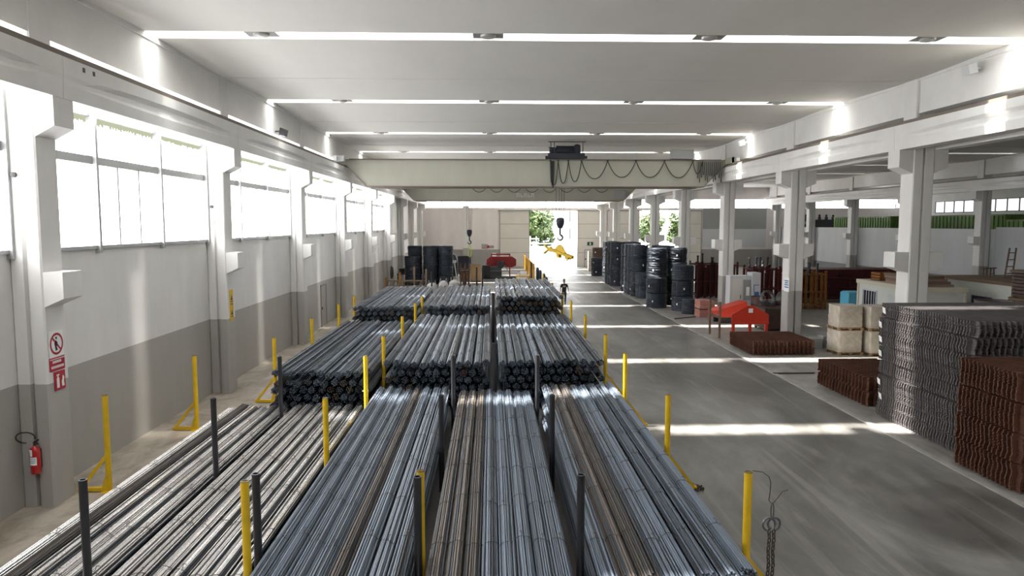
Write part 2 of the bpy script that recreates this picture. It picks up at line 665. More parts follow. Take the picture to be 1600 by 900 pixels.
for y in COLY:
    p = MB()
    p.prism(pillar_poly(-9.93, -9.28, y, y + PW), 'z', 0, CEIL - .1)
    corbels(p, -9.28, y + .02, y + PW - .02, 1, .40)
    struct(p.build('pillar', M['pillar']))
    p = MB()
    y2 = y + 10.15 - BAY + .0
    p.prism(pillar_poly(14.9, 15.65, y2, y2 + .8, .05, .12), 'z', 0, CEIL - .1)
    corbels(p, 14.9, y2 + .03, y2 + .77, -1, .5)
    corbels(p, 15.65, y2 + .03, y2 + .77, 1, .5)
    struct(p.build('pillar', M['pillar']))
    p = MB()
    p.prism(pillar_poly(38.9, 39.7, y2, y2 + .8, .05, .12), 'z', 0, CEIL - .1)
    corbels(p, 38.9, y2 + .03, y2 + .77, -1, .5)
    struct(p.build('pillar', M['pillar']))

# roof girders and crane runway beams ------------------------------


def roof_girder(x0, x1, y0, y1, z0=9.86):
    b = MB()
    b.box(x0, x1, y0, y1, z0, CEIL)
    b.box(x0 - .05, x1 + .05, y0, y1, CEIL - .16, CEIL)
    b.box(x0 + .02, x1 - .02, y0, y0 + .22, 9.5, z0)
    b.box(x0 + .02, x1 - .02, y1 - .22, y1, 9.5, z0)
    return struct(b.build('roof_beam', M['beam']))


def runway(xc, side, y0, y1):
    """precast runway beam; side = +1: its face looks to +X"""
    b = MB()
    f = xc + side * .28
    k = xc - side * .28
    w = xc + side * .17
    n = 14
    vs, fs = [], []
    for i in range(n + 1):
        t = i / n
        h = max(0.0, math.sin(PI * min(1, max(0, (t - .10) / .80)))) ** .55
        wi = (f - side * .012) * (1 - h) + w * h
        zl = 9.20 - .10 * (1 - h)
        y = y0 + (y1 - y0) * t
        vs += [(k, y, 8.6), (f - side * .03, y, 8.6), (f - side * .012, y, 8.86 + .04 * (1 - h)), (wi, y, 8.96), (wi, y, zl - .1), (f, y, zl), (f, y, 9.46), (k, y, 9.46)]
    for i in range(n):
        for j in range(8):
            j2 = (j + 1) % 8
            fs.append((i * 8 + j, i * 8 + j2, (i + 1) * 8 + j2, (i + 1) * 8 + j))
    fs += [tuple(range(8)), tuple(n * 8 + j for j in range(7, -1, -1))]
    b.add(vs, fs)
    o = struct(b.build('runway_beam', M['beam']))
    return o


ends = [YF] + [y + PW / 2 for y in COLY] + [YB]
for a, b in zip(ends, ends[1:]):
    if b - a < .5:
        continue
    roof_girder(-9.85, -9.3, a + .012, b - .012)
    runway(-9.12, 1, a + .006, b - .006)
    roof_girder(15.0, 15.55, a + .012 - .25, b - .012 - .25)
    runway(14.64, -1, a + .006 - .25, b - .006 - .25)
    runway(15.93, 1, a + .006 - .25, b - .006 - .25)
    roof_girder(39.0, 39.6, a + .012 - .25, b - .012 - .25)
    runway(38.64, -1, a + .006 - .25, b - .006 - .25)
for x in (-8.92, 14.46, 16.08, 38.5):
    b = MB()
    b.box(x - .05, x + .05, YF + .5, YB - .5, 9.46, 9.58)
    struct(b.build('trim_crane_rail', M['crane_dark']))

b = MB()
for y in (16.35, 16.75):
    b.box(-8.86, -8.838, y - .05, y + .05, 9.28, 9.38)
struct(b.build('trim_beam_sockets', M['black']))

# windows of the left wall ------------------------------------------
wn_ = 0
for y in COLY:
    if y > 58 or y < 0:
        continue
    y0, y1 = y + PW, y + BAY
    wn_ += 1
    fr = MB()
    X = -10.02
    for a in (y0, y0 + 2.55, y0 + 6.1, y1 - .06):
        fr.box(X, X + .22, a - .02, a + .08, 5.28, 10.3)
    for a in (y0 + 3.75, y0 + 4.9):
        fr.box(X, X + .10, a, a + .07, 5.42, 7.55)
    fr.box(X, X + .12, y0, y1, 7.48, 7.68)
    fr.box(X, X + .09, y0, y1, 8.66, 8.74)
    fr.box(X, X + .16, y0, y1, 5.38, 5.46)
    fr.box(X, X + .09, y0, y1, 10.22, 10.3)
    o = struct(fr.build(f'window_{wn_}', M['frame']))
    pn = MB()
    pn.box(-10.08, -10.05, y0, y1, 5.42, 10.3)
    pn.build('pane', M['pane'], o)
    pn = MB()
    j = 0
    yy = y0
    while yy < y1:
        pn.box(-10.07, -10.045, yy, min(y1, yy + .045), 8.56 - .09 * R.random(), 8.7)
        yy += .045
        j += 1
    pn.build('dim_glow_band', M['pane_top_glow'], o)  # glowing strips imitate the shaded upper edge of the panes

# back wall ---------------------------------------------------------
bw = MB()
D = .35
for x0, x1, z0, z1 in ((-10.35, 5.4, 0, 8.25), (5.4, 12.1, 7.85, 8.25), (12.1, 20.8, 0, 8.25), (20.8, 26.5, 7.9, 8.25), (26.5, 60, 0, 8.25), (-10.35, 60, 9.42, CEIL + .7)):
    bw.box(x0, x1, YB, YB + D, z0, z1)
bw.box(-10.35, -9.3, YB, YB + D, 8.25, 9.42)
struct(bw.build('wall_back', two_tone('back_wall_paint', (.80, .755, .74), (.34, .33, .315), 2.45)))
for i, (x0, x1) in enumerate(((-9.3, 15.0), (15.6, 38.9), (39.7, 57))):
    wn_ += 1
    fr = MB()
    k = int((x1 - x0) / 2.4)
    for j in range(k + 1):
        x = x0 + (x1 - x0) * j / k
        fr.box(x - .03, x + .03, YB + .12, YB + .18, 8.25, 9.42)
    o = struct(fr.build(f'window_{wn_}', M['frame']))
    pn = MB()
    pn.box(x0, x1, YB + .2, YB + .22, 8.25, 9.42)
    pn.build('pane', M['pane'], o)
pl = MB()
pl.box(-3.9, -3.0, YB - .25, YB, 0, 8.5)
pl.box(-9.2, 1.2, YB - .03, YB, 5.0, 5.04)
struct(pl.build('trim_back_wall', M['wall']))
pl = MB()
pl.box(29.8, 38.8, YB - .06, YB, 5.3, 8.2)
struct(pl.build('trim_back_panel', M['grey_box']))
pl = MB()
pl.box(29.8, 38.8, YB - .06, YB, 2.7, 5.3)
struct(pl.build('trim_back_white_panel', M['white_paint']))


def sliding_door(i, x0, x1, z1=7.8):
    d = MB()
    d.box(x0, x1, YB - .16, YB - .05, .04, z1)
    o = struct(d.build(f'door_{i}', M['door_panel']))
    s = MB()
    k = 3
    for j in range(k):
        z = z1 * (j + 1) / (k + .9)
        s.box(x0 + .02, x1 - .02, YB - .175, YB - .16, z - .025, z + .025)
    for x in (x0, x1 - .08):
        s.box(x, x + .08, YB - .18, YB - .16, .04, z1)
    s.build('panel_joint', M['lampgrey'], o)
    t = MB()
    t.box(x0 - .2, x1 + .3, YB - .28, YB - .02, z1, z1 + .16)
    t.build('top_track', M['grey_box'], o)
    return o


sliding_door(1, 1.2, 5.4)
dr = sliding_door(2, 12.1, 16.3)
m = MB()
for a in (((13.1, .05), (13.2, 2.35)), ((14.5, .05), (14.6, 2.35)), ((13.1, 2.35), (14.6, 2.45))):
    m.box(a[0][0], a[1][0], YB - .2, YB - .16, a[0][1], a[1][1])
m.build('wicket_door', M['door_grey'], dr)
m = MB()
m.box(13.18, 13.34, YB - .238, YB - .19, 1.0, 1.2)
m.build('handle', M['black'], dr)
sliding_door(3, 17.2, 20.8)
sliding_door(4, 26.5, 29.6)
ex = thing('exit_sign', 'small green exit sign above the wicket door in the right-hand sliding door', 'sign', (13.9, YB - .22, 3.0))
m = MB()
m.box(-.42, .42, -.02, .02, 0, .5)
m.build('board', M['exit_green'], ex)
m = MB()
m.box(-.06, .06, -.035, -.02, .18, .44)
m.prism([(-.15, .2), (.15, .2), (0, .05)], 'y', -.035, -.02)
m.build('arrow', M['tag'], ex)
# small door in the window wall
d = MB()
d.box(-9.96, -9.90, 42.3, 43.5, 0, 2.35)
o = struct(d.build('door_5', M['door_grey']))
m = MB()
m.box(-9.9, -9.86, 42.38, 42.46, 1.0, 1.16)
m.build('handle', M['black'], o)
m = MB()
for a, b, c, e in ((42.2, 42.3, 0, 2.45), (43.5, 43.6, 0, 2.45), (42.2, 43.6, 2.35, 2.45)):
    m.box(-9.93, -9.88, a, b, c, e)
m.build('door_frame', M['lampgrey'], o)

# partition to the third hall, far side wall --------------------------
pt = MB()
for k, (a, b, z) in enumerate(((YF, 25.0, 5.75), (25.0, 56.0, 5.75), (56.0, 66.4, 5.6), (66.4, YB, 5.6))):
    pt.box(39.75, 39.98, a + .01, b - .01, 0, z)
struct(pt.build('wall_partition', M['partition']))
rw = MB()
rw.box(58, 58.4, YF, YB, 0, 7.4)
rw.box(58, 58.4, YF, YB, 8.9, CEIL)
for k in range(12):
    y = -10 + 9.4 * k
    rw.box(58, 58.4, y, y + 1.8, 7.4, 8.9)
struct(rw.build('wall_right', M['beam']))
for k in range(12):
    y0, y1 = -10 + 9.4 * k + 1.8, -10 + 9.4 * (k + 1)
    wn_ += 1
    fr = MB()
    for j in range(5):
        y = y0 + (y1 - y0) * j / 4
        fr.box(58.02, 58.12, y - .06, y + .06, 7.4, 8.9)
    fr.box(58.02, 58.12, y0, y1, 7.38, 7.5)
    fr.box(58.02, 58.12, y0, y1, 8.82, 8.92)
    o = struct(fr.build(f'window_{wn_}', M['dark_frame']))
    pn = MB()
    pn.box(58.16, 58.2, y0, y1, 7.4, 8.9)
    pn.build('pane', M['far_pane'], o)
#@@PART2
# ================================================================== REBAR BUNDLES


def bundle_mesh(name, rx, rz, rr, seed, material, length=12.0, n=8, stations=7):
    q = random.Random(seed)
    b = MB()
    mats = material if isinstance(material, list) else [material]
    pos = []
    row = 0
    z = -rz + rr
    while z <= rz - rr + 1e-6:
        x = -rx + rr + (row % 2) * rr
        while x <= rx - rr + 1e-6:
            if (x / (rx - rr * .6)) ** 2 + (z / (rz - rr * .6)) ** 2 <= 1.0:
                pos.append((x + q.uniform(-.3, .3) * rr, z + q.uniform(-.45, .45) * rr))
            x += 2.12 * rr
        z += 1.78 * rr
        row += 1
    for x, z in pos:
        y0, y1 = -length / 2 + q.uniform(-.07, .05), length / 2 + q.uniform(-.05, .07)
        a, ph, fr = q.uniform(.05, .4) * rr, q.uniform(0, 6.28), q.uniform(1.0, 2.6)
        edge = math.hypot(x / rx, z / rz)
        pts = []
        for i in range(stations):
            t = i / (stations - 1)
            pts.append((x + a * math.sin(ph + fr * 6.28 * t), y0 + (y1 - y0) * t, z + .6 * a * math.cos(ph * 1.7 + fr * 6.28 * t)))
        b.tube(pts, rr * q.uniform(.9, 1.02), n, mi=q.choices(range(len(mats)), (5, 4, 3)[:len(mats)])[0])
    me = b.mesh(name, mats, smooth=True)
    return me


def tie_mesh(rx, rz, seed):
    q = random.Random(seed)
    b = MB()
    pts = []
    for i in range(22):
        t = 2 * PI * i / 22
        pts.append((rx * math.cos(t), .03 * math.sin(t * 2 + seed), rz * math.sin(t)))
    b.tube(pts, .005, 5, closed=True)
    if seed % 9:
        t = q.uniform(1.2, 1.9)
        c, s = rx * math.cos(t), rz * math.sin(t)
        b.tube([(c, 0, s), (c + .01, .03, s + .03), (c - .02, .09, s + .035), (c + .02, .13, s + .02)], .006, 5)
    return b.mesh('wire_tie', M['wire'], smooth=True)


FLAT = (.1305, .108, .0175)
LOW = (.136, .098, .0165)
ROUND = (.130, .120, .0185)
STEEL = [M['steel'], M['steel_mid'], M['steel_dark']]
BROWN = [M['brown_steel'], M['brown_mid'], M['steel_dark']]
GLARE = [M['glare_steel'], M['glare_mid'], M['steel_dark']]
flat_me = [bundle_mesh('bars', *FLAT, 11 + i, STEEL) for i in range(5)]
flat_br = [bundle_mesh('bars', *FLAT, 31 + i, BROWN) for i in range(2)]
flat_glare = [bundle_mesh('bars', *LOW, 91 + i, GLARE) for i in range(4)]
round_me = [bundle_mesh('bars', *ROUND, 51 + i, STEEL, n=6, stations=6) for i in range(5)]
round_br = [bundle_mesh('bars', *ROUND, 71 + i, BROWN, n=6, stations=6) for i in range(2)]
flat_tie = [tie_mesh(FLAT[0] - .001, FLAT[1] + .001, i) for i in range(4)]
round_tie = [tie_mesh(ROUND[0] + .006, ROUND[1] + .006, i + 9) for i in range(4)]
hidden = []          # (mesh, matrix) of bundles buried inside the piles


def bundle(x, y, z, flat, brown, label, group, ties, bright=False):
    t = thing('rebar_bundle', label, 'steel bars', (x, y, z), R.uniform(-.0006, .0006), group)
    me = R.choice((flat_br if brown else flat_me) if flat else (round_br if brown else round_me))
    if bright and not brown:  # left blocks take the steel with window glare in its colour
        me = R.choice(flat_glare)
    o = part_from(me, 'bars', t, (0, 0, 0), (0, R.choice((0, PI)), R.choice((0, PI))))
    o['kind'] = 'stuff'
    tm = (flat_tie if flat else round_tie) if ties > 3 else (flat_tie if flat else round_tie)[:1]
    for k in range(ties):
        yy = -5.6 + 11.2 * (k + .5) / ties + R.uniform(-.25, .25)
        part_from(R.choice(tm), 'wire_tie', t, (0, yy, 0), (0, 0, R.uniform(-.08, .08)))
    return t


def block(pile, name, x0, x1, n, yc, ztop, pitch, rows, shown, flat, ties, browns=(), wave=None, group=None, jit=.16, brown_p=0.0, bright=False):
    """rows counted from the top; the first `shown` are objects of their own"""
    for r in range(rows):
        z = ztop - (FLAT[1] if flat else ROUND[1]) - pitch * r
        if z < (.10 if flat else .115):
            break
        off = ((x1 - x0) / n) * .5 if r % 2 else 0
        cnt = n - (1 if r % 2 else 0)
        for i in range(cnt):
            x = x0 + (x1 - x0) * (i + .5) / n + off
            dz = (wave(i, r) if wave and r == 0 else 0)
            yy = yc + R.uniform(-jit, jit)
            rowname = 'top row' if r == 0 else ORD[r] + ' row down'
            brown = (r == 0 and i in browns) or (r > 0 and R.random() < brown_p)
            if r < shown:
                bundle(x, yy, z + dz, flat, brown,
                       f"grey rebar bundle in {pile}, {name} block, {rowname}, {from_left(i)}".replace('grey', 'brownish' if brown else 'grey'),
                       group or f'rebar bundles in {pile}', ties if r == 0 else max(1, ties // 2), bright)
            else:
                me = R.choice(flat_me if flat else round_me) if not brown else R.choice(flat_br if flat else round_br)
                hidden.append((me, (x, yy, z + dz)))


def wav(amp, seed):
    q = random.Random(seed)
    vals = [q.uniform(0, amp) for _ in range(20)]
    return lambda i, r: vals[i] * (.4 ** r)


# front pile
YA = 15.75
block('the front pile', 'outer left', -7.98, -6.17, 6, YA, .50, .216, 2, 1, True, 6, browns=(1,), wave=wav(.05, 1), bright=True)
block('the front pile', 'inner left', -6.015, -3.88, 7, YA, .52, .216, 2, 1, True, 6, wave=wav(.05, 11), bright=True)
block('the front pile', 'left-centre', -3.46, -1.238, 8, YA - .1, 1.04, .222, 4, 1, True, 6, browns=(4,), wave=wav(.045, 2))
block('the front pile', 'right-centre', -.98, 1.20, 8, YA - .1, .97, .222, 4, 1, True, 6, browns=(0, 1, 2), wave=wav(.03, 3))
block('the front pile', 'far right', 1.50, 3.74, 8, YA - .2, 1.16, .222, 5, 1, True, 6, browns=(1, 2), wave=wav(.05, 4))
# middle pile
YM = 29.1
block('the middle pile', 'left', -7.05, -3.82, 11, YM - .2, 1.30, .238, 5, 4, False, 5, wave=wav(.09, 5), brown_p=.12)
block('the middle pile', 'centre', -3.50, -.02, 12, YM, 1.56, .238, 6, 4, False, 5, wave=wav(.11, 6), brown_p=.12)
block('the middle pile', 'right', .22, 3.72, 12, YM, 1.60, .238, 6, 4, False, 5, wave=wav(.09, 7), brown_p=.14)
# rear pile
YR = 42.6
block('the rear pile', 'left', -7.05, -3.82, 11, YR, 1.82, .238, 7, 2, False, 4, wave=wav(.09, 8), brown_p=.1)
block('the rear pile', 'centre', -3.50, -.02, 12, YR, 1.86, .238, 7, 2, False, 4, wave=wav(.09, 9), brown_p=.1)
block('the rear pile', 'right', .22, 3.72, 12, YR, 2.30, .238, 9, 4, False, 4, wave=wav(.11, 10), brown_p=.55)
# the buried rest of the three piles: one object
import numpy as np
vs, fs, ms, base = [], [], [], 0
mats_h = STEEL + BROWN[:2]
slot_h = {m_.name: i for i, m_ in enumerate(mats_h)}
for me, (x, y, z) in hidden:
    co = np.empty(len(me.vertices) * 3, 'f')
    me.vertices.foreach_get('co', co)
    co = co.reshape(-1, 3) + np.array((x, y, z), 'f')
    vs.append(co)
    sl_ = [slot_h[m_.name] for m_ in me.materials]
    for p in me.polygons:
        fs.append([v + base for v in p.vertices])
        ms.append(sl_[p.material_index])
    base += len(co)
hm = bpy.data.meshes.new('buried_rebar')
hm.from_pydata(np.concatenate(vs).tolist(), [], fs)
for m_ in mats_h:
    hm.materials.append(m_)
hm.polygons.foreach_set('material_index', ms)
ho = bpy.data.objects.new('buried_rebar', hm)
COL.objects.link(ho)
tag(ho, 'lower layers of grey rebar bundles buried inside the three piles', 'steel bars')
ho['kind'] = 'stuff'
# timber bearers are hidden; the loose bright label on the front pile's back end
lt = MB()
lt.box(-.09, .09, -.06, .06, 0, .012)
tag(lt.build('paper_label', M['tag'], loc=(-3.75, 21.3, 1.04)), 'small white label on the back end of the front pile', 'label')

# ================================================================== STANCHIONS


def stanchion(kind, x, y, label, group, brace=0, h=2.2, r=.062):
    t = thing('stanchion', label, 'post', (x, y, 0), 0, group)
    b = MB()
    b.lathe([(r, .02), (r, h), (r - .012, h), (r - .012, h - .25), (0.001, h - .25)], n=16, caps=False)
    b.build('tube', M[kind], t, smooth=True)
    b = MB()
    e = .14 if brace else (.07 if kind == 'tube_dark' else .095)
    b.bevbox(-e, e, -e, e, 0, .025, .01)
    b.build('base_plate', M[kind], t)
    b = MB()
    b.lathe([(r + .002, h - .004), (r + .002, h + .006), (r - .014, h + .006), (r - .014, h - .004)], n=16, closed=True)
    b.build('rim', M['strap'] if kind != 'black' else M['black'], t, smooth=True)
    if brace:
        b = MB()
        s = brace
        b.bar((0, 0, .06), (s * .68, 0, .06), .10, .08)
        b.bar((s * .03, 0, .82), (s * .62, 0, .08), .08, .07)
        b.prism([(s * .05, .1), (s * .16, .1), (s * .05, .45)], 'y', -.012, .012)
        b.build('foot_brace', M[kind], t)
    return t


gp = 'yellow stanchions around the rebar piles'
for i, (x, y) in enumerate(((-8.6, 16.08), (-8.6, 20.95))):
    stanchion('yellow', x, y, f"yellow braced stanchion beside the window wall, {['nearer', 'farther'][i]} of the two along the front pile", gp, -1)
for i, (x, y) in enumerate(((-7.27, 24.2), (-7.27, 29.3), (-7.27, 34.5), (-7.3, 38.6))):
    stanchion('yellow', x, y, f"yellow stanchion at the left edge of the middle and rear piles, {ORD[i]} from the front", gp, -1)
for i, (x, y) in enumerate(((-3.66, 10.54), (-3.64, 15.69), (-3.64, 20.79), (-3.67, 24.5), (-3.67, 29.8), (-3.65, 34.7), (-3.65, 38.2))):
    stanchion('yellow', x, y, f"yellow stanchion between left and left-centre rebar blocks, {ORD[i]} from the front", gp, 0)
for i, (x, y) in enumerate(((3.95, 10.72), (3.95, 15.77), (3.95, 20.95), (3.95, 24.6), (3.95, 30.0), (3.97, 35.6), (3.97, 40.0), (3.97, 46.5), (3.97, 55.0))):
    stanchion('yellow', x, y, f"yellow stanchion at the roadway edge of the rebar piles, {ORD[i]} from the front", gp, 1)
gb = 'black stanchions in the front pile'
for nm, xs in (('in the far-left rebar block', [(-6.093, 10.67), (-6.093, 15.76), (-6.093, 20.76)]),
               ('between the two centre rebar blocks', [(-1.12, 10.66), (-1.12, 15.9), (-1.11, 20.8)]),
               ('between right-centre and far-right rebar blocks', [(1.36, 10.67), (1.36, 15.84), (1.34, 20.74)])):
    for i, (x, y) in enumerate(xs):
        stanchion('tube_dark', x, y, f"dark steel stanchion {nm}, {ORD[i]} from the front", gb)
stanchion('tube_dark', -3.60, 10.86, 'dark steel stanchion right behind the nearest yellow post in the piles', gb)
stanchion('yellow', -1.10, 10.92, 'yellow stanchion hidden behind the nearest dark post between centre blocks', gp)
for i, y in enumerate((22.6, 35.6)):
    stanchion('tube_dark', .1, y, f"tall black stanchion dividing the {['middle', 'rear'][i]} rebar pile at its front", 'black posts dividing the middle and rear piles', 0, 2.25 if i == 0 else 2.6, .075)

# chain hanging on a bent wire from the nearest right post ------------------
ch = thing('lifting_chain', 'dark lifting chain with rings hanging from a bent wire on nearest roadway post', 'chain', (4.20, 10.59, 0))
b = MB()
b.tube([(-.19, .12, 2.225), (-.06, .05, 2.225), (.02, 0, 2.17), (.05, 0, 2.08), (.045, 0, 1.93), (.03, 0, 1.80), (.06, 0, 1.76), (.09, 0, 1.75)], .007, 6)
b.tube([(.10, 0, 1.76), (.16, .01, 1.82), (.238, .01, 1.93), (.33, .02, 1.95)], .006, 6)
b.build('bent_wire', M['wire'], ch, smooth=True)


def ring(mb, c, rx, rz, r, plane='xz', n=16, tilt=0.0):
    pts = []
    for i in range(n):
        t = 2 * PI * i / n
        a, d = rx * math.cos(t), rz * math.sin(t)
        if plane == 'xz':
            pts.append((c[0] + a, c[1], c[2] + d))
        elif plane == 'yz':
            pts.append((c[0], c[1] + a, c[2] + d))
        else:
            pts.append((c[0] + a, c[1] + d, c[2]))
    mb.tube(pts, r, 6, closed=True)


b = MB()
ring(b, (.09, 0, 1.63), .022, .13, .011)
b.build('hook_link', M['strap'], ch, smooth=True)
b = MB()
ring(b, (.045, 0, 1.42), .095, .105, .017)
ring(b, (.13, .02, 1.42), .095, .10, .017)
b.build('ring', M['strap'], ch, smooth=True)
lk = MB()
ring(lk, (0, 0, 0), .024, .045, .011, n=10)
lk_me = lk.mesh('chain_link', M['wire'], True)
k = 0
for strand in (.05, .12):
    z = 1.30
    i = 0
    while z > .05:
        part_from(lk_me, 'chain_link', ch, (strand + .006 * math.sin(i), 0, z), (0, 0, (i % 2) * PI / 2 + .3))
        z -= .066
        i += 1
# chain lying on the floor by the second post
cp = thing('floor_chain', 'dark chain lying coiled on the floor beside the second roadway post', 'chain', (4.5, 15.75, 0))
q = random.Random(3)
for i in range(40):
    t = i / 40
    a = t * 4.4 * PI
    rr = .16 + .10 * math.sin(3 * a * .31)
    part_from(lk_me, 'chain_link', cp, (.05 + 1.35 * rr * math.cos(a), rr * 1.2 * math.sin(a), .02 + .012 * (i % 2)), (PI / 2 * (i % 2) * .8 + .3, 0, a))

# ================================================================== WELDED MESH STACKS


def sheet_mesh(lx, ly, px, py, r, seed, material, over=.06):
    q = random.Random(seed)
    b = MB()
    nx, ny = int(lx / px) + 1, int(ly / py) + 1
    for i in range(nx):
        x = -lx / 2 + .10 + (lx - .2) * i / (nx - 1)
        b.box(x - r, x + r, -ly / 2 - over, ly / 2 + over, -r, r)
    for j in range(ny):
        y = -ly / 2 + .10 + (ly - .2) * j / (ny - 1)
        e = q.uniform(-.012, .012)
        b.box(-lx / 2 - over + e, lx / 2 + over + e, y - r, y + r, r * .9, r * 2.9)
    return b.mesh('mesh_sheet', material)


def mesh_stack(name, key, cx, cy, lx, ly, px, py, r, nb, hb, per, label, group, tags=False, z0=.02, wood=False):
    q = random.Random(hash(key) % 1000 if False else len(key) * 17)
    mes = [sheet_mesh(lx, ly, px, py, r, 5 + k, M['mesh_dark'] if key == 'dark' else M['mesh_rust']) for k in range(2)]
    for k in range(nb):
        lab = label.format(['lowest'] + [ORD[i] for i in range(1, nb - 1)] + ['topmost'][:1] and ('lowest' if k == 0 else 'topmost' if k == nb - 1 else ORD[k] + ' from the floor'))
        t = thing('mesh_bundle', lab, 'steel mesh', (cx + q.uniform(-.03, .03), cy + q.uniform(-.03, .03), z0 + hb * k), 0, group)
        dx, dy = 0, 0
        for s in range(per):
            dy = .018 * math.sin(s * .42 + k * 2.1) + q.uniform(-.003, .003)
            dx = q.uniform(-.015, .015)
            part_from(mes[s % 2], 'mesh_sheet', t, (dx, dy, (hb - 4 * r - .012) * s / max(1, per - 1) + r))
        if tags and k not in (0, 3):
            b = MB()
            y = ly / 2 - .12 + q.uniform(-.06, .05)
            b.add([(-lx / 2 - .07, y, .14), (-lx / 2 - .075, y - .17, .11), (-lx / 2 - .095, y - .16, .29), (-lx / 2 - .09, y + .01, .32)], [(0, 1, 2, 3)])
            b.add([(-lx / 2 - .066, y, .14), (-lx / 2 - .071, y - .17, .11), (-lx / 2 - .091, y - .16, .29), (-lx / 2 - .086, y + .01, .32)], [(3, 2, 1, 0)])
            o = b.build('tag', M['tag'], t)
            o['label'] = 'white paper tag'


mesh_stack('a', 'dark', 14.30, 19.9, 4.3, 4.3, .16, .12, .0125, 8, .445, 16,
           'dark grey welded mesh bundle in the tall stack at right, {}', 'dark mesh bundles in the tall stack', True)
mesh_stack('b', 'rust', 13.2, 16.35, 3.1, 2.1, .2, .155, .0165, 4, .68, 19,
           'rusty welded mesh bundle in the stack nearest the camera at right, {}', 'rusty mesh bundles in the near right stack')
mesh_stack('c', 'rust', 13.32, 24.72, 2.1, 3.4, .24, .24, .016, 2, .49, 14,
           'rusty mesh bundle in the low stack beyond the tall dark stack, {}', 'rusty mesh bundles in the low stack')
mesh_stack('d', 'rust', 13.36, 33.85, 2.9, 2.9, .2, .2, .015, 2, .34, 10,
           'rusty mesh bundle in the low mat stack before the red plate, {}', 'rusty mesh bundles in the flat mat stack')
#@@PART3
# ================================================================== OVERHEAD CRANES


def catenary(p, q, sag, n=14):
    p, q = Vector(p), Vector(q)
    pts = []
    for i in range(n + 1):
        t = i / n
        v = p.lerp(q, t)
        v.z -= sag * (1 - abs(2 * t - 1) ** 2.2)
        pts.append(v)
    return pts


